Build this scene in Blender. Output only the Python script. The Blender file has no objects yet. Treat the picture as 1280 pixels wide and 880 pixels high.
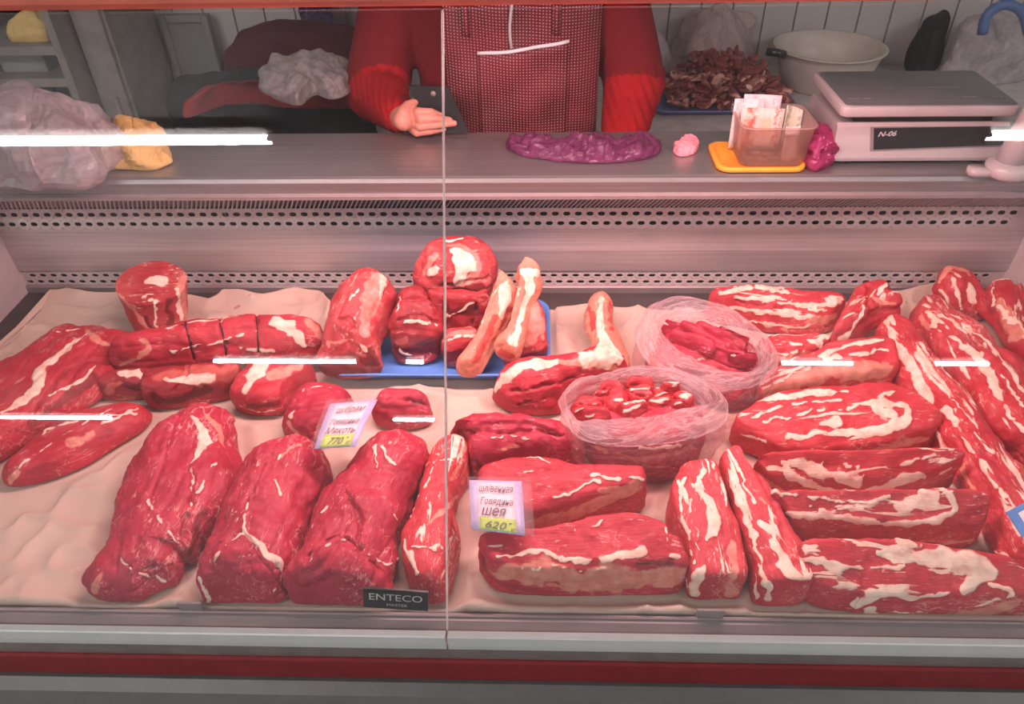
import bpy, bmesh, math, random
import numpy as np
from mathutils import Vector, Matrix
from mathutils.bvhtree import BVHTree

# ------------------------------------------------------------------ camera, world, lights, exposure
scn = bpy.context.scene
COL = scn.collection
FPX, PITCH, YAW, ROLL = 950.0, math.radians(38.5), math.radians(2.3), math.radians(-1.25)
CAM = np.array([0.0, 0.0, 0.845])            # deck of the case is z = 0, floor z = -0.72
_F = np.array([-math.sin(YAW) * math.cos(PITCH), math.cos(YAW) * math.cos(PITCH), -math.sin(PITCH)])
_U0 = np.array([-math.sin(YAW) * math.sin(PITCH), math.cos(YAW) * math.sin(PITCH), math.cos(PITCH)])
_R0 = np.cross(_F, _U0)
_R = _R0 * math.cos(ROLL) + _U0 * math.sin(ROLL)
_U = -_R0 * math.sin(ROLL) + _U0 * math.cos(ROLL)
cd = bpy.data.cameras.new('camera')
cd.sensor_fit = 'HORIZONTAL'; cd.sensor_width = 36.0; cd.lens = FPX / 1280 * 36.0
cd.clip_start = 0.02
cam = bpy.data.objects.new('camera', cd); COL.objects.link(cam)
cam.matrix_world = Matrix(((_R[0], _U[0], -_F[0], CAM[0]), (_R[1], _U[1], -_F[1], CAM[1]),
                           (_R[2], _U[2], -_F[2], CAM[2]), (0, 0, 0, 1)))
scn.camera = cam

world = bpy.data.worlds.new('world'); scn.world = world; world.use_nodes = True
world.node_tree.nodes['Background'].inputs[0].default_value = (0.80, 0.80, 0.82, 1)
world.node_tree.nodes['Background'].inputs[1].default_value = 0.43

ld = bpy.data.lights.new('case_lamp', 'AREA'); ld.shape = 'RECTANGLE'; ld.size = 1.05; ld.size_y = 0.07
ld.energy = 11.2; ld.color = (1.0, 0.56, 0.56)
lamp = bpy.data.objects.new('case_lamp', ld); COL.objects.link(lamp)
lamp.location = (0.02, 0.935, 0.617); lamp.rotation_euler = (math.radians(2), 0, 0)

scn.view_settings.view_transform = 'Standard'; scn.view_settings.look = 'None'
scn.view_settings.gamma = 1.0; scn.view_settings.use_curve_mapping = False
scn.view_settings.exposure = 0.0

# ------------------------------------------------------------------ helpers
rnd = random.Random(7)

def ray(x, y):
    d = _F * FPX + _R * (x - 640) + _U * (440 - y)
    return d / np.linalg.norm(d)

def W(x, y, z=0.0):                           # where a sight line meets the height z
    d = ray(x, y); return CAM + d * ((z - CAM[2]) / d[2])

def V(x, y, Y):                               # where a sight line meets the depth Y
    d = ray(x, y); return CAM + d * (Y / d[1])

def pxm(P):                                   # metres per pixel at a point
    return float((np.asarray(P) - CAM) @ _F) / FPX

def vnoise(p, seed=0):                        # smooth value noise, p (n,3) -> (n) in -1..1
    p = np.asarray(p, float) + seed * 17.31
    i = np.floor(p).astype(np.int64); f = p - i; f = f * f * (3 - 2 * f)
    def h(a):
        n = (a[:, 0] * 73856093) ^ (a[:, 1] * 19349663) ^ (a[:, 2] * 83492791) ^ (seed * 2654435761)
        n = (n ^ (n >> 13)) * 1274126177 & 0x7fffffff
        n = (n ^ (n >> 16)) * 668265263 & 0x7fffffff
        return (n & 0xffff) / 32767.5 - 1
    r = 0
    for dx in (0, 1):
        for dy in (0, 1):
            for dz in (0, 1):
                w = (f[:, 0] if dx else 1 - f[:, 0]) * (f[:, 1] if dy else 1 - f[:, 1]) * (f[:, 2] if dz else 1 - f[:, 2])
                r = r + w * h(i + np.array([dx, dy, dz]))
    return r

def link(name, me, mat=None, parent=None, loc=(0, 0, 0)):
    o = bpy.data.objects.new(name, me)
    COL.objects.link(o); o.location = loc
    if mat is not None and me is not None and not me.materials: me.materials.append(mat)
    if parent is not None: o.parent = parent
    return o

def tag(o, label, cat, group=None):
    o['label'] = label; o['category'] = cat
    if group: o['group'] = group
    return o

def thing(name, label, cat, loc, group=None):
    return tag(link(name, None, None, None, loc), label, cat, group)

def struct(o): o['kind'] = 'structure'; return o

def mesh(name, v, f, smooth=False):
    me = bpy.data.meshes.new(name)
    me.from_pydata([tuple(map(float, q)) for q in v], [], [tuple(map(int, q)) for q in f]); me.update()
    if smooth: me.polygons.foreach_set('use_smooth', [True] * len(me.polygons))
    return me

def gmesh(name, v, quads, smooth=True):       # fast path for big quad meshes
    me = bpy.data.meshes.new(name); v = np.asarray(v, np.float32); quads = np.asarray(quads, np.int32)
    me.vertices.add(len(v)); me.vertices.foreach_set('co', v.ravel())
    me.loops.add(quads.size); me.loops.foreach_set('vertex_index', quads.ravel())
    me.polygons.add(len(quads)); me.polygons.foreach_set('loop_start', np.arange(0, quads.size, 4, dtype=np.int32))
    me.update(calc_edges=True); me.validate()
    me.polygons.foreach_set('use_smooth', [smooth] * len(me.polygons))
    return me

def off(parent): return np.array(parent.matrix_basis.translation) if parent is not None else np.zeros(3)

def put(name, v, f, mat, parent=None, smooth=False, origin=None):
    """mesh object from world coordinates; under a parent the vertices become local to it"""
    v = np.asarray(v, float)
    o = off(parent) if parent is not None else (np.asarray(origin, float) if origin is not None else
        np.array([(v[:, 0].min() + v[:, 0].max()) / 2, (v[:, 1].min() + v[:, 1].max()) / 2, v[:, 2].min()]))
    q = parent
    while q is not None and q.parent is not None:
        q = q.parent; o = o + off(q)
    return link(name, mesh(name, v - o, f, smooth), mat, parent, (0, 0, 0) if parent is not None else o)

def box(name, x0, x1, y0, y1, z0, z1, mat, parent=None, bev=0.0, fn=None):
    bm = bmesh.new(); bmesh.ops.create_cube(bm, size=1)
    for v in bm.verts:
        v.co = ((x0 + x1) / 2 + v.co.x * (x1 - x0), (y0 + y1) / 2 + v.co.y * (y1 - y0), (z0 + z1) / 2 + v.co.z * (z1 - z0))
    if bev: bmesh.ops.bevel(bm, geom=bm.edges[:], offset=bev, segments=2, affect='EDGES', profile=0.6)
    bm.verts.index_update()
    v = [tuple(a.co) for a in bm.verts]; f = [[b.index for b in a.verts] for a in bm.faces]; bm.free()
    if fn: v = [fn(a) for a in v]
    return put(name, v, f, mat, parent)

def extrude_x(name, prof, x0, x1, mat, parent=None, smooth=False):
    """closed (y, z) outline drawn along x"""
    n = len(prof); v = [(x0, y, z) for y, z in prof] + [(x1, y, z) for y, z in prof]
    f = [(i, (i + 1) % n, n + (i + 1) % n, n + i) for i in range(n)] + [tuple(range(n - 1, -1, -1)), tuple(range(n, 2 * n))]
    return put(name, v, f, mat, parent, smooth)

def tube_vf(pts, r, seg=8, caps=True):
    pts = [Vector(p) for p in pts]; rs = r if isinstance(r, (list, tuple)) else [r] * len(pts)
    v, f = [], []; prev = None
    for i, p in enumerate(pts):
        t = (pts[min(i + 1, len(pts) - 1)] - pts[max(i - 1, 0)]).normalized()
        a = prev if prev is not None else (Vector((0, 0, 1)) if abs(t.z) < .9 else Vector((1, 0, 0)))
        u = (a - t * a.dot(t)).normalized(); w = t.cross(u); prev = u
        for k in range(seg):
            q = p + (u * math.cos(k / seg * 6.28318) + w * math.sin(k / seg * 6.28318)) * rs[i]; v.append(tuple(q))
    for i in range(len(pts) - 1):
        for k in range(seg):
            a, b = i * seg + k, i * seg + (k + 1) % seg; f.append((a, b, b + seg, a + seg))
    if caps: f.append(tuple(range(seg - 1, -1, -1))); f.append(tuple(range(len(v) - seg, len(v))))
    return v, f

def tube(name, pts, r, mat, parent=None, seg=8):
    v, f = tube_vf(pts, r, seg); return put(name, v, f, mat, parent, True)

def lathe(name, prof, c, mat, parent=None, seg=40, sx=1.0, sy=1.0):
    v, f = [], []
    for r, z in prof:
        for k in range(seg):
            a = k / seg * 2 * math.pi; v.append((c[0] + r * math.cos(a) * sx, c[1] + r * math.sin(a) * sy, c[2] + z))
    for i in range(len(prof) - 1):
        for k in range(seg):
            a, b = i * seg + k, i * seg + (k + 1) % seg; f.append((a, b, b + seg, a + seg))
    if prof[0][0] > 1e-4: f.append(tuple(range(seg - 1, -1, -1)))
    return put(name, v, f, mat, parent, True)

def rrect(x0, x1, y0, y1, r, n=5):
    out = []
    for cx, cy, a0 in ((x1 - r, y1 - r, 0), (x0 + r, y1 - r, 90), (x0 + r, y0 + r, 180), (x1 - r, y0 + r, 270)):
        for k in range(n + 1):
            a = math.radians(a0 + 90 * k / n); out.append((cx + r * math.cos(a), cy + r * math.sin(a)))
    return out

def ring_stack(name, rings, mat, parent=None, closed_bottom=True, closed_top=False, smooth=True):
    n = len(rings[0]); v = [p for r in rings for p in r]; f = []
    for i in range(len(rings) - 1):
        for k in range(n):
            a, b = i * n + k, i * n + (k + 1) % n; f.append((a, b, b + n, a + n))
    if closed_bottom: f.append(tuple(range(n - 1, -1, -1)))
    if closed_top: f.append(tuple(range(len(v) - n, len(v))))
    return put(name, v, f, mat, parent, smooth)

# ------------------------------------------------------------------ materials
class NT:
    def __init__(s, name):
        s.m = bpy.data.materials.new(name); s.m.use_nodes = True; s.t = s.m.node_tree; s.t.nodes.clear()
        s.out = s.t.nodes.new('ShaderNodeOutputMaterial')
    def n(s, typ, ins=None, **kw):
        q = s.t.nodes.new('ShaderNode' + typ)
        for k, v in kw.items(): setattr(q, k, v)
        for k, v in (ins or {}).items():
            if hasattr(v, 'is_linked') or hasattr(v, 'links'): s.t.links.new(v, q.inputs[k])
            else: q.inputs[k].default_value = v
        return q
    def math(s, op, a, b=0.0, c=0.0, clamp=False):
        return s.n('Math', {0: a, 1: b, 2: c}, operation=op, use_clamp=clamp).outputs[0]
    def noise(s, scale, detail=3, vec=None, rough=.55, dist=0.0):
        return s.n('TexNoise', {'Vector': vec if vec is not None else s.co(), 'Scale': scale, 'Detail': detail, 'Roughness': rough, 'Distortion': dist}).outputs[0]
    def co(s):
        if not hasattr(s, '_co'): s._co = s.n('TexCoord').outputs['Object']
        return s._co
    def mapped(s, scale, rot=(0, 0, 0)):
        return s.n('Mapping', {0: s.co(), 2: rot, 3: scale}).outputs[0]
    def step(s, x, a, b):
        return s.n('MapRange', {0: x, 1: a, 2: b, 3: 0.0, 4: 1.0}, interpolation_type='SMOOTHSTEP').outputs[0]
    def mix(s, fac, a, b):
        q = s.n('Mix', {0: fac, 6: a, 7: b}, data_type='RGBA'); return q.outputs[2]
    def attr(s, name): return s.n('Attribute', attribute_name=name).outputs['Fac']
    def bump(s, h, strength=.3, dist=.002):
        return s.n('Bump', {'Strength': strength, 'Distance': dist, 'Height': h}).outputs[0]
    def pbr(s, **ins):
        q = s.n('BsdfPrincipled', {k.replace('_', ' '): v for k, v in ins.items()})
        return q.outputs[0]
    def done(s, sh): s.t.links.new(sh, s.out.inputs[0]); return s.m

def rgb(r, g, b): return (r, g, b, 1.0)

def hexc(r, g, b):                            # 8-bit sRGB to linear
    c = [((q / 255 + .055) / 1.055) ** 2.4 if q > 10 else q / 255 / 12.92 for q in (r, g, b)]; return (*c, 1.0)

def plain(name, col, rough=.5, metal=0.0, var=.12, scale=30, bump=0.0, spec=.5):
    t = NT(name); n = t.noise(scale, 4)
    dark = tuple(c * (1 - var) for c in col[:3]) + (1,); lite = tuple(min(1, c * (1 + var)) for c in col[:3]) + (1,)
    c = t.mix(t.step(n, .3, .7), dark, lite)
    ins = dict(Base_Color=c, Roughness=rough, Metallic=metal, Specular_IOR_Level=spec)
    if bump: ins['Normal'] = t.bump(t.noise(scale * 3, 4), bump)
    return t.done(t.pbr(**ins))

def meat_mat(name, red, red2, fatc, marble=.5, memc=None, streak=0.0):
    """lean with grain along the piece, procedural marbling, and fat / membrane / dark areas from the mesh"""
    t = NT(name)
    fib = t.n('Attribute', attribute_name='fib').outputs['Vector']
    def fmap(sc): return t.n('Mapping', {0: fib, 3: sc}).outputs[0]
    big = t.noise(16, 5); fine = t.noise(240, 5, rough=.7)
    grain = t.noise(1.0, 5, fmap((35, 330, 330)), rough=.6, dist=.6)
    c = t.mix(t.step(big, .30, .70), red, red2)
    pale = tuple(min(1, q * 1.25 + .06) for q in red2[:3]) + (1,)
    c = t.mix(t.math('MULTIPLY', t.step(grain, .42, .72), .28), c, pale)
    c = t.mix(t.math('MULTIPLY', t.step(fine, .35, .7), .22), c, tuple(q * .62 for q in red[:3]) + (1,))
    # flecks and veins of fat
    fleck = t.math('MULTIPLY', t.step(t.noise(1.0, 3, fmap((70, 260, 260)), rough=.55, dist=1.2), .585, .66), t.step(t.noise(26, 3), .42, .66))
    rid = t.math('ABSOLUTE', t.math('SUBTRACT', t.noise(1.0, 4, fmap((16, 40, 40)), dist=.9), .5))
    vein = t.math('MULTIPLY', t.math('SUBTRACT', 1.0, t.step(rid, .003, .018)), t.step(t.noise(9, 2), .50, .64))
    c = t.mix(t.math('MULTIPLY', t.math('MAXIMUM', t.math('MULTIPLY', fleck, .85), t.math('MULTIPLY', vein, .6)), marble), c, tuple(.75 * a + .25 * b for a, b in zip(fatc[:3], pale[:3])) + (1,))
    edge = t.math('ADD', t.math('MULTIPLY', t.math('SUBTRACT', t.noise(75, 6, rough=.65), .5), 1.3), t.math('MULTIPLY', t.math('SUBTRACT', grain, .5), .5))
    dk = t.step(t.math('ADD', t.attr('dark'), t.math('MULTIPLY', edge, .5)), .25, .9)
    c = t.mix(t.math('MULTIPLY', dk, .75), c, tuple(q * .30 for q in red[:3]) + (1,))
    m0 = memc or hexc(230, 166, 146)
    mem = t.step(t.math('ADD', t.attr('mem'), edge), .30, .75)
    mc = t.mix(t.step(t.noise(55, 5, rough=.65), .36, .68), m0, tuple(a * b for a, b in zip(m0[:3], (.85, .55, .52))) + (1,))
    c = t.mix(t.math('MULTIPLY', mem, .82), c, mc)
    fatv = t.attr('fat')
    if streak:
        st = t.noise(1.0, 4, fmap((9, 62, 34)), rough=.55, dist=.7)
        msk = t.math('MULTIPLY', t.math('MULTIPLY', t.step(st, .55, .63), streak), t.attr('cut'))
        fatv = t.math('MAXIMUM', fatv, msk)
    fat = t.step(t.math('ADD', fatv, t.math('MULTIPLY', edge, .75)), .34, .68)
    fc = t.mix(t.step(t.noise(48, 5, rough=.65), .40, .74), fatc, tuple(a * b for a, b in zip(fatc[:3], (.92, .58, .54))) + (1,))
    c = t.mix(t.math('MULTIPLY', fat, .95), c, fc)
    hgt = t.math('ADD', t.math('MULTIPLY', fine, .5), t.math('ADD', grain, t.math('MULTIPLY', fat, .6)))
    nrm = t.bump(hgt, .45, .0018)
    return t.done(t.pbr(Base_Color=c, Roughness=t.math('ADD', .36, t.math('MULTIPLY', t.noise(45, 3), .28)), Specular_IOR_Level=.38, Normal=nrm))

FATC = hexc(246, 226, 206)
M_MEAT = meat_mat('meat_lean', rgb(.40, .014, .030), rgb(.57, .034, .060), FATC, .7, streak=.25)
M_RED = meat_mat('meat_bright', rgb(.36, .011, .036), rgb(.49, .028, .068), FATC, .8)
M_RIB = meat_mat('meat_rib', rgb(.44, .018, .032), rgb(.62, .055, .072), FATC, .9, streak=.8)
M_DARK = meat_mat('meat_dark', rgb(.24, .010, .018), rgb(.44, .026, .040), FATC, .6, hexc(205, 110, 100), .3)
M_SHANK = meat_mat('meat_shank', rgb(.38, .018, .030), rgb(.56, .08, .085), FATC, 1.0, hexc(228, 156, 142), .45)
M_SCRAP = meat_mat('meat_scrap', rgb(.15, .022, .022), rgb(.26, .07, .06), hexc(215, 180, 165), 1.0, streak=.8)
M_BONE = meat_mat('bone', hexc(206, 110, 92), hexc(226, 160, 132), FATC, .9, hexc(190, 62, 62), .5)

def steel(name, col, rough, streak=(3, 260, 260), dirt=.25):
    t = NT(name); n = t.noise(1.0, 4, t.mapped(streak)); d = t.noise(7, 5, rough=.65)
    c = t.mix(t.step(n, .3, .7), tuple(q * .82 for q in col[:3]) + (1,), col)
    c = t.mix(t.math('MULTIPLY', t.step(d, .45, .75), dirt), c, tuple(q * .6 for q in col[:3]) + (1,))
    return t.done(t.pbr(Base_Color=c, Metallic=.75, Roughness=t.math('ADD', rough, t.math('MULTIPLY', d, .15)), Normal=t.bump(n, .05, .001)))

M_TOP = steel('worktop_steel', rgb(.36, .34, .34), .30)
M_PANEL = steel('back_panel_steel', rgb(.72, .66, .66), .5, dirt=.35)
M_PERF = plain('perforated_white_metal', rgb(.66, .58, .57), .4, .2, .06)
M_EDGE = plain('edge_profile_grey', rgb(.30, .25, .25), .45, .3, .06)
M_VOID = plain('cavity_shade', rgb(.05, .04, .04), .7)  # shade of the cavity behind the holes, put into the colour
M_PAN = plain('dark_deck_pan', rgb(.085, .065, .065), .45, .3)
M_GRILLE = plain('grille_plastic', rgb(.16, .12, .12), .5)
M_ENDP = plain('end_panel_plastic', rgb(.55, .48, .48), .4, 0, .05)
M_LIPG = plain('front_lip_grey', rgb(.26, .235, .23), .45, .1, .05)
M_STRIP = plain('pale_strip', rgb(.64, .66, .64), .35, .1, .03)
M_TAUPE = plain('taupe_recess', rgb(.16, .13, .12), .5)
M_RAIL = plain('red_bumper_plastic', rgb(.20, .012, .016), .45, 0, .1)
M_GREY = plain('grey_front_panel', rgb(.125, .122, .122), .45, .1, .05)
M_CANOPY = plain('coral_canopy', rgb(.60, .14, .09), .45, 0, .12, 8)
M_FLOOR = plain('floor_tile_grey', rgb(.28, .26, .25), .5, 0, .2, 6)
M_CEIL = plain('ceiling_white', rgb(.7, .7, .7), .7, 0, .04, 6)

def glass_mat():
    t = NT('clear_glass')
    fac = t.n('LayerWeight', {'Blend': .5}).outputs['Facing']
    refl = t.math('ADD', .035, t.math('MULTIPLY', t.math('POWER', fac, 5.0), .8), clamp=True)
    gl = t.n('BsdfGlossy', {'Color': rgb(1, 1, 1), 'Roughness': 0.012}).outputs[0]
    tr = t.n('BsdfTransparent', {'Color': rgb(.985, .985, .985)}).outputs[0]
    a = t.n('MixShader', {0: refl, 1: tr, 2: gl}).outputs[0]
    smear_veil = t.step(t.noise(1, 5, t.mapped((2.2, 5, 5), (.4, .2, .3)), rough=.7), .50, .80)  # smears on the glass that also carry its veil of haze as colour
    du = t.n('BsdfDiffuse', {'Color': rgb(.9, .9, .9)}).outputs[0]
    return t.done(t.n('MixShader', {0: t.math('ADD', .004, t.math('MULTIPLY', smear_veil, .020)), 1: a, 2: du}).outputs[0])
M_GLASS = glass_mat()
M_JOINT = plain('glass_edge_seal', rgb(.75, .62, .6), .25)

def film(name, col, dens, rough=.22, wr=60, var=.5, streaky=False):
    t = NT(name)
    if streaky:
        fb = t.n('Attribute', attribute_name='fib').outputs['Vector']
        n = t.noise(1, 4, t.n('Mapping', {0: fb, 3: (5, 1.15, .55)}).outputs[0], rough=.6, dist=.35)
        n2 = t.math('SUBTRACT', 1, t.step(t.math('ABSOLUTE', t.math('SUBTRACT', n, .5)), 0.0, .07)); n = t.math('ADD', t.math('MULTIPLY', n, .6), t.math('MULTIPLY', n2, .35))
    else:
        n = t.noise(1, 5, t.mapped((wr, wr, wr)), rough=.6, dist=1.5)
    fac = t.math('ADD', dens, t.math('MULTIPLY', t.math('SUBTRACT', n, .45), var), clamp=True)
    nrm = t.bump(n, .6, .003)
    b = t.pbr(Base_Color=col, Roughness=rough, Specular_IOR_Level=.6, Normal=nrm)
    tl = t.n('BsdfTranslucent', {'Color': col}).outputs[0]
    b = t.n('MixShader', {0: .3, 1: b, 2: tl}).outputs[0]
    tr = t.n('BsdfTransparent', {'Color': tuple(.4 + .6 * q for q in col[:3]) + (1,)}).outputs[0]
    return t.done(t.n('MixShader', {0: fac, 1: tr, 2: b}).outputs[0])
M_FILM = film('clear_bag_film', rgb(.92, .76, .78), .16, var=.5, streaky=True)
M_FILMRIM = film('bag_rim_film', rgb(.94, .76, .79), .34, var=.75, streaky=True)
M_WBAG = film('white_bag_film', rgb(.66, .60, .61), .58, .3, 30, .6)
M_GBAG = film('grey_bag_film', rgb(.55, .52, .50), .55, .3, 40, .7)
M_PURPLE = film('purple_bag_film', rgb(.26, .06, .17), .62, .12, 55, .9)
M_DPURP = film('dark_purple_film', rgb(.08, .04, .12), .85, .3, 40, .3)
M_MAGENTA = film('magenta_bag_film', rgb(.45, .04, .17), .85, .25, 55, .3)
M_PINK = plain('pink_plastic_scrap', rgb(.85, .30, .36), .4)
M_TUB = film('tub_plastic', rgb(.80, .62, .56), .30, .3, 6, .05)

def cloth_mat(name, col, stain=None):
    t = NT(name)
    wv = t.noise(1, 3, t.mapped((420, 420, 420))); n = t.noise(9, 5)
    c = t.mix(t.step(n, .3, .7), tuple(q * .88 for q in col[:3]) + (1,), col)
    if stain:
        s = t.math('MULTIPLY', t.step(t.noise(5.5, 4), .52, .75), .45); c = t.mix(s, c, stain)
        sp = t.step(t.noise(34, 1), .78, .80); c = t.mix(t.math('MULTIPLY', sp, .6), c, rgb(.40, .06, .05))
    return t.done(t.pbr(Base_Color=c, Roughness=.85, Specular_IOR_Level=.15, Normal=t.bump(t.math('ADD', wv, n), .25, .002)))
M_CLOTH = cloth_mat('beige_liner_cloth', rgb(.66, .52, .43), rgb(.58, .38, .31))
M_YELLOW = cloth_mat('yellow_rag', rgb(.66, .46, .17))
M_JBLACK = cloth_mat('black_coat_fabric', rgb(.018, .016, .020))
M_JMAROON = cloth_mat('maroon_coat_fabric', rgb(.065, .010, .016))
M_JRED = cloth_mat('red_lining_fabric', rgb(.26, .018, .025))
M_JACKET = cloth_mat('red_jacket_fabric', rgb(.19, .010, .015))
M_SLEEVE_LIT = cloth_mat('red_sleeve_lit', rgb(.40, .010, .016))  # same jacket, lamp light on the forearms put into the colour
M_SKIN = plain('skin', rgb(.62, .27, .20), .5, 0, .12, 40, .1)
M_HAIR = plain('dark_hair', rgb(.03, .02, .015), .5)
M_BLUE = plain('blue_tray_plastic', rgb(.10, .27, .72), .35, 0, .05)
M_BLUE2 = plain('pale_blue_tray_plastic', rgb(.16, .20, .42), .4, 0, .05)
M_YLID = plain('orange_lid_plastic', rgb(.85, .36, .03), .35, 0, .05)
M_WHITE = plain('white_plastic', rgb(.46, .41, .41), .35, 0, .04)
M_BLACKP = plain('black_plastic', rgb(.02, .02, .022), .3)
M_PLATTER = steel('scale_platter_steel', rgb(.34, .32, .33), .35, dirt=.15)
M_MARK = plain('grey_print', rgb(.55, .52, .52), .5)
M_PAPER = plain('tag_paper', rgb(.88, .86, .88), .5, 0, .02)
M_LILAC = plain('tag_sleeve_tint', rgb(.52, .55, .85), .3, 0, .05)
M_LIME = plain('lime_price_strip', rgb(.48, .84, .10), .5, 0, .04)
M_INK = plain('brown_ink', rgb(.055, .015, .03), .6)
M_INK2 = plain('dark_green_ink', rgb(.07, .09, .02), .6)
M_TAGFILM = film('tag_sleeve_film', rgb(.95, .90, .93), .07, .12, 60, .2)
M_TAGBLUE = plain('blue_tag_paper', rgb(.14, .32, .70), .4)
M_BADGE = plain('black_badge', rgb(.022, .020, .022), .35)
M_BADGETXT = plain('silver_lettering', rgb(.62, .60, .60), .4)
M_BASIN = plain('cream_basin', rgb(.50, .46, .40), .4, 0, .04)
M_WALL = plain('wall_panel_white', rgb(.42, .41, .385), .55, 0, .05, 4)
M_WALLGAP = plain('wall_panel_gap', rgb(.30, .30, .29), .7)
M_BOARD = plain('grey_board', rgb(.19, .195, .195), .6, 0, .06)
M_SHELF = plain('shelf_brown_grey', rgb(.20, .175, .155), .6)
M_TABLE = plain('back_table_top', rgb(.50, .46, .44), .5)
M_TWINE = plain('dark_twine', rgb(.05, .01, .015), .8)

def emit(name, col, s):
    t = NT(name); return t.done(t.n('Emission', {0: col, 1: s}).outputs[0])
M_TUBE = emit('fluorescent_tube', rgb(1, .96, .94), 140.0)
M_LED = emit('pink_case_tube', rgb(1, .56, .56), 6.0)

# ------------------------------------------------------------------ building setting
XL, XR, YB = -1.03, 0.90, 1.27               # inside of the case
struct(box('floor', -6, 6, -6, 2.4, -0.80, -0.72, M_FLOOR))
struct(box('ceiling', -6, 6, -6, 2.4, 2.50, 2.58, M_CEIL))
wall = struct(box('wall_back', -3.2, 3.2, 2.37, 2.45, -0.72, 2.5, M_WALLGAP))
pm = None
px0 = -3.0
for i in range(66):
    if pm is None:
        p = box('wall_panel', px0 + .001, px0 + .089, 2.358, 2.372, -0.7, 2.3, M_WALL, wall, .003); pm = p
    else:
        p = pm.copy(); COL.objects.link(p); p.parent = wall; p.location = (i * .0915, 0, 0)

def ceiling_light(x0, x1, y, label):
    t = thing('ceiling_light', label, 'ceiling light', ((x0 + x1) / 2, y, 2.43), 'fluorescent ceiling lights')
    box('housing', x0 - .03, x1 + .03, y - .06, y + .06, 2.47, 2.50, M_WHITE, t, .004)
    tube('light_tube', [(x0, y, 2.45), (x1, y, 2.45)], .022 if y > -2 else .013, M_TUBE, t, 12)
    for x in (x0, x1): box('end_cap', x - .02, x + .02, y - .025, y + .025, 2.43, 2.475, M_WHITE, t, .003)
for x0, x1, y in ((-2.75, -1.25, -1.2), (2.06, 3.5, -1.2), (-2.4, -1.3, -3.47), (-.97, -.80, -3.47), (1.75, 2.3, -3.47),
                  (2.84, 3.26, -3.47), (-4.7, -3.66, -4.55), (-1.24, -.85, -4.55)):
    ceiling_light(x0, x1, y, 'fluorescent tube on the shop ceiling, mirrored as a white streak in the glass')

# ------------------------------------------------------------------ the refrigerated case
case = thing('display_case', 'long refrigerated meat display case with glass front and red bumper', 'display case', (0, 0.88, -0.72))
OX0, OX1 = -1.09, 0.96
extrude_x('lower_body', [(.52, -.64), (1.36, -.64), (1.36, .18), (1.33, .18), (1.33, -.055), (.52, -.055)], OX0, OX1, M_GREY, case)
extrude_x('plinth', [(.56, -.72), (1.30, -.72), (1.30, -.64), (.56, -.64)], OX0 + .04, OX1 - .04, M_TAUPE, case)
extrude_x('front_panel', [(.50, -.62), (.49, -.058), (.476, -.056), (.462, -.064), (.450, -.083), (.444, -.113), (.444, -.60), (.46, -.62)], OX0, OX1, M_GREY, case)
extrude_x('bumper', [(.50, -.010), (.481, -.010), (.4785, -.014), (.478, -.050), (.481, -.055), (.50, -.055)], OX0, OX1, M_RAIL, case)
extrude_x('bumper_ledge', [(.51, -.05), (.51, -.0055), (.4825, -.0055), (.4825, -.012), (.50, -.05)], OX0, OX1, M_TAUPE, case)
SEAM = -0.105
for a, b in ((OX0, SEAM - .0012), (SEAM + .0012, OX1)):
    extrude_x('glass_clamp_strip', [(.4995, -.005), (.4915, -.005), (.4905, -.003), (.4905, .021), (.492, .0225), (.4995, .0225)], a, b, M_STRIP, case)
extrude_x('front_lip', [(.522, -.05), (.510, -.002), (.5215, .0085), (.529, .0095), (.532, .004), (.532, -.05)], OX0, OX1, M_LIPG, case)
extrude_x('lip_edge_trim', [(.5255, .0092), (.5255, .0115), (.5275, .0125), (.5300, .0118), (.530, .0092)], OX0, OX1, M_EDGE, case)
box('deck_pan', XL, XR, .532, YB + .02, -.05, -.004, M_PAN, case)

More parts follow.
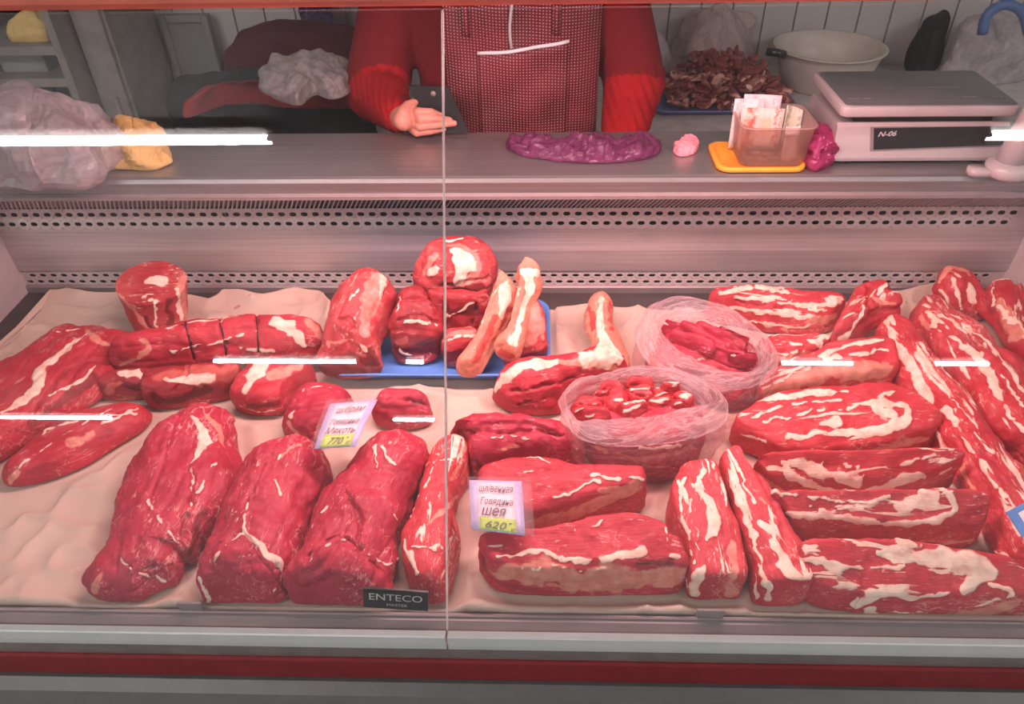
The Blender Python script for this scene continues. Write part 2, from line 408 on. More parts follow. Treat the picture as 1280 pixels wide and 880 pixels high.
# back wall of the well: smooth facets with two perforated strips
def perf_strip(y0, z0, y1, z1, pitch, x0, x1, hw, hh):
    """two staggered rows of oval holes cut through a plate that runs from (y0,z0) up to (y1,z1)"""
    v, f = [], []; K = 8
    def P(x, s): return (x, y0 + (y1 - y0) * s, z0 + (z1 - z0) * s)
    H = math.hypot(y1 - y0, z1 - z0)
    for row in range(2):
        sc_, sh = .27 + .46 * row, (pitch / 2 if row else 0)
        sa, sb = (0, .5) if row == 0 else (.5, 1)
        n = int((x1 - x0 - pitch) / pitch)
        xs = x0 + sh
        if sh:
            b0 = len(v); v += [P(x0, sa), P(xs, sa), P(xs, sb), P(x0, sb)]; f.append((b0, b0 + 1, b0 + 2, b0 + 3))
        for i in range(n):
            xa = xs + i * pitch; cx = xa + pitch / 2
            b0 = len(v)
            ang = [math.radians(-157.5 + 45 * k) for k in range(K)]
            for a in ang: v.append(P(cx + hw * math.copysign(abs(math.cos(a)) ** .7, math.cos(a)), sc_ + hh / H * math.sin(a)))
            q = [P(xa, sa + (sb - sa) * .3), P(xa + pitch * .3, sa), P(xa + pitch * .7, sa), P(xa + pitch, sa + (sb - sa) * .3),
                 P(xa + pitch, sa + (sb - sa) * .7), P(xa + pitch * .7, sb), P(xa + pitch * .3, sb), P(xa, sa + (sb - sa) * .7)]
            cor = [P(xa, sa), P(xa + pitch, sa), P(xa + pitch, sb), P(xa, sb)]
            v += q + cor
            for k in range(K):
                k2 = (k + 1) % K; f.append((b0 + k, b0 + k2, b0 + 8 + k2, b0 + 8 + k))
            f += [(b0 + 16, b0 + 9, b0 + 8), (b0 + 17, b0 + 11, b0 + 10), (b0 + 18, b0 + 13, b0 + 12), (b0 + 19, b0 + 15, b0 + 14)]
        xe = xs + n * pitch
        b0 = len(v); v += [P(xe, sa), P(x1, sa), P(x1, sb), P(xe, sb)]; f.append((b0, b0 + 1, b0 + 2, b0 + 3))
    o = put('perforated_strip', v, f, M_PERF, case)
    md = o.modifiers.new('plate', 'SOLIDIFY'); md.thickness = .0016; md.offset = 0
    return o
perf_strip(1.262, .010, 1.262, .042, .0213, XL, XR, .0068, .0036)
perf_strip(1.258, .139, 1.262, .180, .0213, XL, XR, .0068, .0042)
box('cavity_shade_box', XL, XR, 1.275, 1.30, .0, .20, M_VOID, case)  # dark box standing in for the shaded cavity behind the holes
extrude_x('back_panel', [(1.262, .042), (1.257, .047), (1.254, .094), (1.258, .139), (1.268, .139), (1.268, .042)], XL, XR, M_PANEL, case)
extrude_x('strip_sill', [(1.255, -.004), (1.255, .008), (1.258, .011), (1.268, .011), (1.268, -.004)], XL, XR, M_EDGE, case)
# dark slanted honeycomb outlet under the worktop
v, f = [], []
xx = XL + .012
while xx < XR - .01:
    b0 = len(v)
    for (y, z) in ((1.258, .182), (1.222, .236)):
        for dx, dy in ((0, 0), (.0022, 0), (.0022, .012), (0, .012)): v.append((xx + dx + (z - .182) * .55, y + dy, z))
    f += [(b0, b0 + 1, b0 + 5, b0 + 4), (b0 + 1, b0 + 2, b0 + 6, b0 + 5), (b0 + 2, b0 + 3, b0 + 7, b0 + 6), (b0 + 3, b0, b0 + 4, b0 + 7)]
    xx += .0085
g = put('air_outlet_grille', v, f, M_PERF, case); g['kind'] = 'stuff'
extrude_x('outlet_backing', [(1.270, .180), (1.235, .24), (1.27, .25), (1.30, .20)], XL, XR, M_GRILLE, case)
extrude_x('worktop', [(1.185, .250), (1.185, .268), (1.188, .2745), (1.194, .277), (1.378, .277), (1.378, .255), (1.36, .25), (1.36, .236), (1.205, .236), (1.2, .25)], OX0, OX1, M_TOP, case)
extrude_x('worktop_edge', [(1.176, .241), (1.176, .247), (1.183, .2495), (1.212, .2495), (1.212, .240)], XL, XR, M_EDGE, case)
for x0, x1 in ((OX0, XL), (XR, OX1)):
    extrude_x('end_panel', [(.49, -.60), (1.36, -.60), (1.36, .236), (1.18, .236), (.80, .20), (.62, .12), (.50, .0)], x0, x1, M_ENDP, case)
tube('end_bracket', [(XL, 1.08, .135), (XL + .035, 1.10, .132), (XL + .05, 1.14, .125)], .010, M_ENDP, case)
for x in (OX0 + .03, OX1 - .03):
    tube('canopy_post', [(x, 1.30, .27), (x, 1.26, .50), (x, 1.04, .635)], .014, M_WHITE, case)
extrude_x('canopy', [(.890, .629), (.903, .6205), (.911, .6205), (.915, .632), (1.025, .632), (1.045, .642), (1.045, .672), (.915, .682), (.890, .667)], OX0, OX1, M_CANOPY, case)
tube('case_lamp_tube', [(-.56, .935, .628), (.60, .935, .628)], .010, M_LED, case)
# two panes of sloping front glass
def pane(x0, x1):
    A, B = np.array([.493, .0]), np.array([.8998, .617]); t = (B - A) / np.linalg.norm(B - A); n = np.array([-t[1], t[0]]) * .005
    A = A - t * .008
    extrude_x('front_glass', [tuple(A), tuple(B), tuple(B + n), tuple(A + n)], x0, x1, M_GLASS, case)
pane(OX0, SEAM - .0014); pane(SEAM + .0014, OX1)
A, B = Vector((SEAM, .4995, .012)), Vector((SEAM, .8975, .6165))
box('glass_joint', SEAM - .0011, SEAM + .0011, 0, 1, -.0026, .0026, M_JOINT, case, 0,
    lambda q: (q[0], A.y + (B.y - A.y) * q[1] - q[2] * .82, A.z + (B.z - A.z) * q[1] + q[2] * .57))
for px, w in ((240, .030), (885, .034)):
    c = W(px, 760, .012)
    box('glass_clip', c[0] - w / 2, c[0] + w / 2, .5285, .5325, -.002, .026, M_LIPG, case, .002)

# ------------------------------------------------------------------ text
def text_vf(s, width=None, height=None, shear=0.0, bold=0.0):
    cu = bpy.data.curves.new('lettering', 'FONT'); cu.body = s; cu.size = 1; cu.shear = shear; cu.offset = bold
    cu.resolution_u = 3
    o = bpy.data.objects.new('lettering', cu); COL.objects.link(o)
    dg = bpy.context.evaluated_depsgraph_get(); me = bpy.data.meshes.new_from_object(o.evaluated_get(dg))
    v = np.array([tuple(q.co) for q in me.vertices]); f = [list(p.vertices) for p in me.polygons]
    bpy.data.objects.remove(o); bpy.data.curves.remove(cu); bpy.data.meshes.remove(me)
    v[:, :2] -= v[:, :2].min(0); w, h = v[:, 0].max(), v[:, 1].max()
    sx = (width / w) if width else height / h; sy = (height / h) if height else sx
    v[:, 0] *= sx; v[:, 1] *= sy
    return v, f

def text_on(name, s, O, ux, uy, un, x, y, width, height, mat, parent, shear=0, bold=0, lift=.0006):
    v, f = text_vf(s, width, height, shear, bold)
    q = [O + ux * (x + a[0]) + uy * (y + a[1]) + un * lift for a in v]
    return put(name, q, f, mat, parent)

# maker's badge stuck on the front rail
O = V(455, 759, .526); a = V(535, 764, .526); u = (a - O) / np.linalg.norm(a - O)
b = V(457, 736, .5295) - O; hgt = np.linalg.norm(b); wv = np.linalg.norm(a - O)
up = b - u * (b @ u); up /= np.linalg.norm(up); nn = np.cross(u, up)
bad = put('maker_badge', [O, O + u * wv, O + u * wv + up * hgt, O + up * hgt, O - nn * .003, O + u * wv - nn * .003, O + u * wv + up * hgt - nn * .003, O + up * hgt - nn * .003],
          [(0, 1, 2, 3), (7, 6, 5, 4), (0, 4, 5, 1), (1, 5, 6, 2), (2, 6, 7, 3), (3, 7, 4, 0)], M_BADGE, case)
bad['label'] = 'black badge reading ENTECO MASTER'
text_on('lettering', 'ENTECO', O, u, up, nn, wv * .09, hgt * .46, wv * .82, hgt * .34, M_BADGETXT, bad)
text_on('lettering', 'MASTER', O, u, up, nn, wv * .36, hgt * .17, wv * .32, hgt * .13, M_BADGETXT, bad)
print('case done')

# ------------------------------------------------------------------ lumps of meat
def spline(pts, n, closed=True):
    P = np.array(pts, float); m = len(P); out = []
    for i in range(m if closed else m - 1):
        a, b, c, d = (P[(i - 1) % m], P[i], P[(i + 1) % m], P[(i + 2) % m]) if closed else (P[max(i - 1, 0)], P[i], P[i + 1], P[min(i + 2, m - 1)])
        for k in range(12):
            t = k / 12; out.append(.5 * ((2 * b) + (c - a) * t + (2 * a - 5 * b + 4 * c - d) * t * t + (3 * b - a - 3 * c + d) * t ** 3))
    if not closed: out.append(P[-1])
    out = np.array(out); q = np.vstack([out, out[:1]]) if closed else out
    L = np.r_[0, np.cumsum(np.linalg.norm(np.diff(q, axis=0), axis=1))]
    s = np.linspace(0, L[-1], n, endpoint=not closed)
    return np.stack([np.interp(s, L, q[:, k]) for k in range(q.shape[1])], 1)

def near_seg(p, poly):
    """distance and position along an open polyline, p (n,3)"""
    best = np.full(len(p), 1e9); par = np.zeros(len(p)); pt = np.zeros_like(p)
    for i in range(len(poly) - 1):
        a, b = poly[i], poly[i + 1]; ab = b - a; L = max(ab @ ab, 1e-12)
        t = np.clip((p - a) @ ab / L, 0, 1); q = a + t[:, None] * ab; d = np.linalg.norm(p - q, axis=1)
        m = d < best; best[m] = d[m]; par[m] = i + t[m]; pt[m] = q[m]
    return best, par, pt

FOOT = []
HF = {'rib_piece': (.50, .042), 'neck_cut': (.72, .022), 'beef_muscle': (.74, .012), 'rib_strip': (.75, .015), 'rib_rack': (.72, .0), 'beef_steak': (.7, .012), 'beef_muscle_end': (.8, .01), 'rib_block': (.8, .012), 'beef_shoulder_cut': (.75, .01), 'trimming_mass': (1.15, 0)}
def lump_vf(out, h, n=2.4, zf=.12, zb=.78, tilt=0.0, z0=0.0, rough=1.0, seed=0, spine=None, fine=1.0, lean=0.0):
    """closed body standing on the outline traced on the deck; returns verts, quads and the base plane"""
    out = np.array(out, float); ys = out[:, 1]; o2 = spline(out, 600)
    per = np.linalg.norm(np.diff(o2, axis=0), axis=1).sum()
    N = int(np.clip(per / 1.9 * fine, 48, 420)); o2 = spline(out, N)
    y1, y0 = ys.max(), ys.min(); t = (y1 - o2[:, 1]) / max(y1 - y0, 1)
    base = z0 + t * tilt
    zz = base + (h + lean * t) * (zf + (zb - zf) * t)
    P = np.array([W(a, b, c) for (a, b), c in zip(o2, zz)])
    if z0 < .2 and P[:, 1].min() < 1.15: P[:, 0] = np.clip(P[:, 0], XL + .012, XR - .012); P[:, 1] = np.clip(P[:, 1], .540, 1.247)
    if ((P[:, 0] * np.roll(P[:, 1], -1) - np.roll(P[:, 0], -1) * P[:, 1]).sum()) < 0:
        P = P[::-1].copy(); base = base[::-1].copy()
    k = np.polyfit(P[:, 1], base, 1) if abs(tilt) > 1e-6 else (0.0, z0)
    c = P[:, :2].mean(0); ev, ax = np.linalg.eigh(np.cov((P[:, :2] - c).T)); ax = ax[:, 1]
    e = (P[:, :2] - c) @ ax; w = np.abs((P[:, :2] - c) @ np.array([-ax[1], ax[0]])).max()
    if spine is None:
        lo, hi = e.min() + w * .85, e.max() - w * .85
        if lo > hi: lo = hi = (lo + hi) / 2
        sp = np.array([c + ax * lo, c + ax * (lo + hi) / 2, c + ax * hi])
    else: sp = np.array([W(a, b, z0 + h * .5)[:2] for a, b in spine])
    sp3 = np.c_[sp, np.zeros(len(sp))]; p3 = np.c_[P[:, :2], np.zeros(N)]
    _, _, S = near_seg(p3, sp3)
    for _ in range(int(N * .04)): S = (np.roll(S, 1, 0) + 2 * S + np.roll(S, -1, 0)) / 4
    M = int(np.clip(w / pxm(P.mean(0)) / 1.7 * fine + h / pxm(P.mean(0)) / 2.4 * fine, 18, 84))
    th = np.linspace(0, math.pi / 2, 400); r = np.cos(th) ** (2 / n); zq = np.sin(th) ** (2 / n)
    zq = .10 + .90 * zq
    r = np.r_[.90, .965, r]; zq = np.r_[0.0, .03, zq]
    L = np.r_[0, np.cumsum(np.hypot(np.diff(r) * w, np.diff(zq) * h))]; s = np.linspace(0, L[-1], M)
    rr, zq = np.interp(s, L, r), np.interp(s, L, zq)
    rr[-1] = 0
    V_ = []
    rr_b = [0.0, .5, .88]                                   # underside
    for u in rr_b:
        xy = S[:, :2] + (P[:, :2] - S[:, :2]) * u; V_.append(np.c_[xy, k[0] * xy[:, 1] + k[1]])
    for u, zz_ in zip(rr, zq):
        xy = S[:, :2] + (P[:, :2] - S[:, :2]) * u; ty = np.clip((xy[:, 1] - P[:, 1].min()) / np.ptp(P[:, 1]), 0, 1); V_.append(np.c_[xy, k[0] * xy[:, 1] + k[1] + zz_ * (h + lean * ty)])
    T = len(V_); V_ = np.concatenate(V_)
    i = (np.arange(T - 1)[:, None] * N + np.arange(N)[None]); j = (np.arange(T - 1)[:, None] * N + (np.arange(N) + 1)[None] % N)
    Q = np.stack([i, j, j + N, i + N], -1).reshape(-1, 4)
    FOOT.append(P[:, :2].copy())
    return V_, Q, k, N, np.c_[ax, [-ax[1], ax[0]]]

def normals(v, q):
    fn = np.cross(v[q[:, 2]] - v[q[:, 0]], v[q[:, 3]] - v[q[:, 1]]); vn = np.zeros_like(v)
    for c in range(4): np.add.at(vn, q[:, c], fn)
    L = np.linalg.norm(vn, axis=1, keepdims=True); return vn / np.maximum(L, 1e-12)

def weld(v, q, dec=6):
    _, first, inv = np.unique(np.round(v, dec), axis=0, return_index=True, return_inverse=True)
    return v[first], inv.reshape(-1)[q]

def finish(name, v, q, mat, marks=(), seed=0, rough=1.0, k=(0, 0), smallness=1.0, parent=None, guard=True, axes=None):
    """relief, fat / membrane / dark marks (polylines read off the surface), mesh object"""
    vn = normals(v, q)
    up = np.clip((v[:, 2] - (k[0] * v[:, 1] + k[1])) / .012, 0, 1) if guard else np.ones(len(v))
    d = .0045 * vnoise(v * 24, seed) + .0026 * vnoise(v * 60, seed + 1) + .0011 * vnoise(v * 150, seed + 2) - .0022 * np.clip(vnoise(v * 38, seed + 3) - .35, 0, 1)
    ax0_ = axes if axes is not None else np.eye(2)
    fb0 = np.c_[v[:, :2] @ ax0_, v[:, 2]]
    d += .0030 * (np.abs(vnoise(fb0 * [9, 34, 34], seed + 4)) - .25) - .0024 * np.clip(1 - np.abs(vnoise(fb0 * [6, 22, 22], seed + 5)) * 7, 0, 1)
    d = d * rough * smallness
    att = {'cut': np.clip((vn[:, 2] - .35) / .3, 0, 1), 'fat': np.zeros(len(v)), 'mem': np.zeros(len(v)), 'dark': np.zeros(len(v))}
    if marks:
        bvh = BVHTree.FromPolygons([tuple(a) for a in v], [tuple(map(int, a)) for a in q])
        WOB = np.stack([vnoise(v * 55, seed + 11 + i) * .0042 + vnoise(v * 150, seed + 15 + i) * .0022 for i in range(3)], 1); thin = .82 + .45 * vnoise(v * 70, seed + 21)
        for mk in marks:
            kind, pts, wd = mk[0], mk[1], mk[2]; amt = mk[3] if len(mk) > 3 else 1.0
            wd = wd if isinstance(wd, (list, tuple)) else [wd] * len(pts)
            if len(pts) == 1: pts = [pts[0], (pts[0][0] + 1, pts[0][1])]; wd = [wd[0]] * 2
            p2 = spline(np.c_[np.array(pts, float), np.array(wd, float)], max(2, int(sum(math.dist(pts[i], pts[i + 1]) for i in range(len(pts) - 1)) / 6) + 2), False)
            line, ww = [], []
            for x, y, w_ in p2:
                dr = ray(x, y); hit = bvh.ray_cast(Vector(CAM), Vector(dr))
                if hit[0] is None: hit = bvh.find_nearest(Vector(CAM + dr * (np.linalg.norm(v.mean(0) - CAM))))
                line.append(np.array(hit[0])); ww.append(max(w_ * 1.25, 4.4) * pxm(hit[0]) / 2)
            line = np.array(line); ww = np.array(ww)
            wob = v + WOB
            ds, par, _ = near_seg(wob, line); wl = np.interp(par, np.arange(len(ww)), ww) * thin
            e = np.clip(1.5 - ds / np.maximum(wl, 1e-5), 0, 1)         # .5 at the edge of the stroke
            e = e * e * (3 - 2 * e) * amt * (.86 if max(wd) < 2.2 else 1.0)
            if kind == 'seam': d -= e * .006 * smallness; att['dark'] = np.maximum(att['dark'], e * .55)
            elif kind == 'ridge': d += e * .006 * smallness
            else:
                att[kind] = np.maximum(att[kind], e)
                if kind == 'fat': d += e * .0014 * smallness
                if kind == 'red': pass
    v = v + vn * (d * up)[:, None]
    if v[:, 1].min() < .6: v[:, 1] = np.maximum(v[:, 1], .538)
    if v[:, 2].max() < .26: v[:, 0] = np.clip(v[:, 0], XL + .006, XR - .006)
    if guard:
        fl_ = k[0] * v[:, 1] + k[1]; v[:, 2] = np.maximum(v[:, 2], fl_ + .0002)
    if parent is None:
        o = np.array([(v[:, 0].min() + v[:, 0].max()) / 2, (v[:, 1].min() + v[:, 1].max()) / 2, v[:, 2].min()])
    else: o = off(parent)
    me = gmesh(name, v - o, q)
    if len(me.vertices) == len(v):
        ax_ = axes if axes is not None else np.eye(2)
        fb = np.c_[(v - o)[:, :2] @ ax_, (v - o)[:, 2]] + seed * .37
        me.attributes.new('fib', 'FLOAT_VECTOR', 'POINT').data.foreach_set('vector', fb.astype(np.float32).ravel())
        for a, val in att.items(): me.attributes.new(a, 'FLOAT', 'POINT').data.foreach_set('value', val.astype(np.float32))
    return link(name, me, mat, parent, (0, 0, 0) if parent is not None else o)

def drop_degenerate(q):
    tri = (q[:, 0] == q[:, 1]) | (q[:, 2] == q[:, 3]) | (q[:, 0] == q[:, 3]) | (q[:, 1] == q[:, 2])
    return q[~tri], q[tri]

SEED = [0]
def meat(name, label, out, h, mat, marks=(), cat='meat', n=2.4, zf=.04, zb=.78, tilt=0.0, z0=.005, rough=1.0, spine=None, group=None, fine=1.0, parent=None):
    SEED[0] += 7
    hf = HF.get(name, (1.0, 0.0)); h = h * hf[0]
    if name in ('rib_piece', 'rib_strip', 'neck_cut') and n > 3: n = 7.5; rough *= .8
    if name == 'rib_block': n = 5.5
    if name == 'trimming_mass': out = np.array(out, float); out = out.mean(0) + (out - out.mean(0)) * .88
    v, q, k, N, axs = lump_vf(out, h, n, zf, zb, tilt, z0, rough, SEED[0], spine, fine, hf[1])
    sm = min(1.0, h / .045)
    if name == 'rib_piece': marks = [(m[0], m[1], [q * 1.35 for q in m[2]] if isinstance(m[2], (list, tuple)) else m[2] * 1.35, *m[3:]) if m[0] == 'fat' else m for m in marks]
    o = finish(name, v, q, mat, marks, SEED[0], rough, k, sm, parent, True, axs)
    if parent is None: tag(o, label, cat, group)
    return o

# --- left end of the deck
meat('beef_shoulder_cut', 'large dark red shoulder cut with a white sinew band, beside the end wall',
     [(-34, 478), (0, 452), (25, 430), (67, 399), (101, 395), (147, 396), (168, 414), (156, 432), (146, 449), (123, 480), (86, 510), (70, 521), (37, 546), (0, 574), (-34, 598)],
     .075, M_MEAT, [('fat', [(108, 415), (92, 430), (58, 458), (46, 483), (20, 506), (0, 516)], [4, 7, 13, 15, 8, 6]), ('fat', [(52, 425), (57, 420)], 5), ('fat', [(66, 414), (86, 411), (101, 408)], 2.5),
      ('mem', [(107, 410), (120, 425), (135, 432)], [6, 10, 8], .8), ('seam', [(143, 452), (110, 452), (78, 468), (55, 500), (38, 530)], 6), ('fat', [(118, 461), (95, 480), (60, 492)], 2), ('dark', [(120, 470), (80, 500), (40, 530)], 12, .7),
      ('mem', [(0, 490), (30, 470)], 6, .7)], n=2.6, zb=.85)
meat('beef_tender', 'slim pointed strip of red meat lying on bare cloth by the shoulder cut',
     [(6, 596), (14, 609), (55, 602), (101, 581), (138, 553), (176, 523), (184, 501), (160, 496), (123, 504), (86, 513), (61, 532), (31, 562)],
     .042, M_MEAT, [('fat', [(49, 540), (90, 528), (135, 519), (172, 515)], 2.5), ('fat', [(18, 593), (61, 556), (101, 532), (140, 512)], 2), ('mem', [(88, 552), (110, 545)], 12, .75), ('mem', [(14, 600), (22, 592)], 8, .8), ('dark', [(40, 590), (90, 570), (140, 540)], 10, .5), ('fat', [(130, 530), (170, 508)], 2)], rough=.6, n=2.2)
meat('rib_block', 'small rib block with white fat top, half hidden under the tied roll',
     [(127, 492), (137, 478), (148, 466), (190, 462), (190, 484), (184, 497), (150, 501), (133, 499)], .045, M_DARK,
     [('fat', [(150, 468), (172, 468), (188, 470)], [8, 10, 8]), ('mem', [(134, 490), (146, 480)], 10), ('dark', [(150, 480), (180, 484)], 9)], n=3.5, rough=.7)
meat('rib_block', 'wide rib block with pale fat top and dark cut front beneath the tied roll',
     [(183, 484), (198, 462), (276, 452), (300, 458), (298, 476), (270, 495), (217, 511), (187, 509)], .060, M_DARK,
     [('mem', [(200, 470), (232, 468), (270, 466), (292, 464)], [16, 24, 26, 14]), ('fat', [(206, 474), (240, 474), (265, 472)], [8, 14, 14], .8), ('dark', [(190, 494), (215, 500), (260, 486)], 14), ('seam', [(238, 455), (228, 475), (216, 490)], 2)], n=4, rough=.6, zb=.9)
meat('rib_block', 'block of rib meat with fat side beside the blue tray and tied roll',
     [(293, 500), (306, 470), (320, 449), (386, 446), (384, 467), (365, 493), (352, 517), (323, 520), (297, 512)], .060, M_MEAT,
     [('fat', [(308, 487), (322, 464), (334, 452)], [10, 16, 14]), ('mem', [(340, 470), (360, 462), (378, 455)], [14, 18, 12]), ('dark', [(312, 508), (345, 506)], [12, 14], .8), ('fat', [(300, 505), (320, 516), (350, 512)], 2)], n=3.6, rough=.7, zb=.9)
roll = meat('tied_beef_roll', 'long beef roll tied with dark twine, lying across rib blocks',
     [(141, 452), (148, 435), (168, 420), (198, 411), (235, 398), (265, 393), (316, 391), (356, 392), (386, 398), (405, 411), (401, 435), (386, 443), (336, 442), (282, 446), (242, 452), (215, 455), (175, 462), (148, 459)],
     .065, M_MEAT, [('fat', [(212, 439), (240, 432), (279, 425), (322, 412)], 2.5), ('fat', [(198, 415), (242, 403), (312, 394)], 2.5), ('fat', [(343, 401), (370, 418), (380, 432)], [11, 15, 8]), ('mem', [(178, 424), (188, 438), (151, 456)], [5, 8, 4]), ('fat', [(340, 438), (300, 436)], 4),
      ('seam', [(232, 402), (236, 425), (242, 450)], 3), ('seam', [(272, 394), (279, 420), (282, 446)], 3.5), ('seam', [(320, 392), (322, 418), (323, 441)], 2.5), ('mem', [(385, 402), (398, 420)], 12)],
     n=2.2, rough=.7, z0=.03, zb=.85, spine=[(175, 440), (235, 425), (300, 416), (375, 418)])
rb = BVHTree.FromObject(roll, bpy.context.evaluated_depsgraph_get())
for pts in ([(231, 399), (234, 415), (238, 432), (242, 449)], [(271, 393), (276, 407), (280, 425), (282, 444)], [(319, 392), (322, 410), (322, 428), (323, 440)]):
    P = []
    for x, y in spline(pts, 14, False):
        hit = rb.ray_cast(Vector(CAM) - roll.location, Vector(ray(x, y)))
        if hit[0] is not None: P.append(hit[0] + roll.location)
    if len(P) > 3: tube('twine', P, .0016, M_TWINE, roll, 6)

# --- four large muscles in front
meat('beef_muscle', 'long smooth beef muscle with pale tip, standing apart on bare cloth',
     [(254, 494), (282, 507), (289, 533), (299, 580), (289, 616), (268, 655), (250, 678), (246, 697), (230, 699), (228, 715), (219, 729), (203, 735), (170, 755), (145, 757), (112, 742), (117, 720), (135, 693), (137, 664), (145, 616), (163, 569), (185, 536), (214, 511)],
     .082, M_RED, [('fat', [(240, 522), (254, 540), (252, 558), (238, 578)], [7, 12, 11, 4], .9), ('mem', [(262, 520), (276, 545), (284, 565)], [10, 10, 5], .8), ('ridge', [(281, 520), (284, 526)], 16), ('seam', [(238, 582), (242, 620), (236, 650), (226, 682)], [4, 7, 8, 6]), ('fat', [(240, 585), (241, 630)], 1.6),
      ('dark', [(255, 640), (244, 670), (238, 690)], 12, .8), ('fat', [(181, 624), (208, 664), (226, 680)], 1.6), ('mem', [(128, 716), (118, 736)], [10, 14]), ('fat', [(145, 697), (177, 718), (214, 727)], 2.5), ('fat', [(246, 618), (256, 600), (268, 580)], 2), ('seam', [(140, 695), (180, 712), (226, 700)], 2.5, .6)],
     n=2.3, zb=.8, spine=[(235, 545), (215, 610), (180, 700)])
meat('beef_muscle', 'plump beef muscle with a forked white fat streak, touching the fold-fronted muscle',
     [(300, 575), (320, 552), (345, 538), (375, 530), (402, 545), (407, 570), (399, 602), (386, 640), (379, 700), (364, 740), (350, 754), (300, 759), (262, 758), (250, 735), (253, 703), (264, 660), (278, 620)],
     .095, M_RED, [('fat', [(310, 627), (305, 656), (322, 684), (343, 698), (354, 720), (341, 742)], [2.5, 5, 8, 14, 4, 3]), ('fat', [(335, 690), (347, 700)], [8, 12]), ('fat', [(251, 722), (261, 752)], [5, 8]), ('mem', [(352, 569), (362, 560), (378, 555)], 6), ('fat', [(346, 572), (352, 566)], 4),
      ('fat', [(345, 598), (352, 620)], 1.6), ('seam', [(309, 624), (320, 600), (330, 575)], 2.5, .5), ('seam', [(343, 706), (350, 726)], 4), ('fat', [(270, 700), (283, 680), (303, 664)], 1.5), ('seam', [(262, 690), (300, 662), (318, 690), (348, 730)], 3, .5)],
     n=2.3, zb=.82)
meat('beef_muscle', 'big glossy beef muscle folded over at the front behind the black badge',
     [(460, 536), (471, 527), (501, 527), (533, 540), (539, 562), (528, 583), (520, 607), (509, 637), (497, 675), (492, 712), (484, 741), (456, 758), (392, 762), (362, 752), (358, 735), (375, 705), (384, 667), (395, 619), (414, 592), (428, 578), (441, 559)],
     .098, M_RED, [('seam', [(434, 616), (449, 645), (447, 675), (458, 692)], [3, 5, 5, 3]), ('ridge', [(380, 720), (415, 700), (450, 715), (480, 735)], [20, 30, 30, 18]), ('seam', [(376, 702), (412, 674), (441, 678), (484, 722)], 3), ('fat', [(380, 706), (415, 680), (428, 676)], 2.5), ('fat', [(454, 690), (478, 700), (495, 703)], 3),
      ('fat', [(467, 555), (470, 585)], 1.6), ('fat', [(474, 557), (486, 572), (494, 582)], 2), ('dark', [(380, 690), (400, 640), (420, 600)], 7, .5), ('fat', [(482, 640), (492, 648)], 2), ('fat', [(402, 640), (410, 630)], 1.6)],
     n=2.4, zb=.82)
meat('beef_muscle_end', 'rounded end of a beef muscle tucked behind the 770 price tag',
     [(355, 515), (361, 491), (378, 475), (408, 471), (432, 477), (443, 495), (438, 520), (420, 548), (388, 560), (360, 546)], .075, M_RED,
     [('fat', [(364, 520), (368, 498), (380, 484)], 3.5), ('fat', [(385, 484), (415, 480)], 2), ('mem', [(362, 530), (372, 545)], 8)])
meat('beef_muscle_end', 'small rounded beef piece between the blue tray and the folded muscle',
     [(466, 505), (478, 486), (503, 479), (528, 487), (540, 507), (536, 528), (505, 537), (472, 530)], .065, M_RED, [('seam', [(470, 505), (500, 500), (536, 506)], 3), ('fat', [(480, 530), (515, 527)], 2)])
meat('beef_steak', 'narrow standing steak with white fat edge, lying along the glass joint',
     [(534, 563), (546, 546), (560, 537), (576, 538), (588, 552), (586, 580), (572, 608), (568, 637), (575, 665), (575, 691), (570, 716), (561, 748), (536, 756), (511, 728), (503, 697), (505, 672), (518, 634), (528, 590)],
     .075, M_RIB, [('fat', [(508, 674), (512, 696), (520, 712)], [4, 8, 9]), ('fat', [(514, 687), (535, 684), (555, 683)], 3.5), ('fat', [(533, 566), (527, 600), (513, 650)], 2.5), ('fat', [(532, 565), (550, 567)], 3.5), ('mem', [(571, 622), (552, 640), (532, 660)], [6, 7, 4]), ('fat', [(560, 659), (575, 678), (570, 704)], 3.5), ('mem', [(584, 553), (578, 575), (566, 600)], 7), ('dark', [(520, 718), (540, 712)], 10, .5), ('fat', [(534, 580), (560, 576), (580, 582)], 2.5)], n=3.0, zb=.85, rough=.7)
# --- neck cuts in the middle
meat('neck_cut', 'neck cut with a loose flap on top, behind the 620 price tag',
     [(564, 533), (582, 524), (607, 515), (658, 517), (700, 529), (705, 541), (728, 557), (733, 576), (712, 588), (665, 592), (617, 602), (591, 600), (586, 560), (575, 538)], .085, M_RED,
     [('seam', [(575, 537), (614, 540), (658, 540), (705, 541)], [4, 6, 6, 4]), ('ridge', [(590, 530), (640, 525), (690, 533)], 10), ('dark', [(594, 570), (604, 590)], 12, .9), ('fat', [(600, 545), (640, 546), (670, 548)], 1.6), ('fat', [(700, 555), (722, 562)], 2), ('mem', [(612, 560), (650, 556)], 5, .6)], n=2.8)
meat('neck_cut', 'sloping neck cut with a pink membrane side, under the 620 price tag',
     [(600, 600), (620, 580), (645, 568), (677, 572), (735, 586), (798, 593), (807, 603), (801, 624), (741, 644), (671, 670), (635, 672), (602, 650)], .080, M_MEAT,
     [('mem', [(640, 664), (690, 650), (735, 634), (790, 614)], [14, 22, 26, 20]), ('mem', [(752, 612), (796, 606)], [8, 12]), ('fat', [(656, 570), (675, 574), (692, 582)], 3.5), ('fat', [(741, 595), (772, 597), (804, 601)], 3), ('fat', [(663, 624), (700, 620), (735, 604), (750, 600)], 2), ('fat', [(640, 590), (665, 585)], 1.6), ('dark', [(655, 660), (690, 655)], 10, .4)], n=3.4, zb=.9, rough=.8)
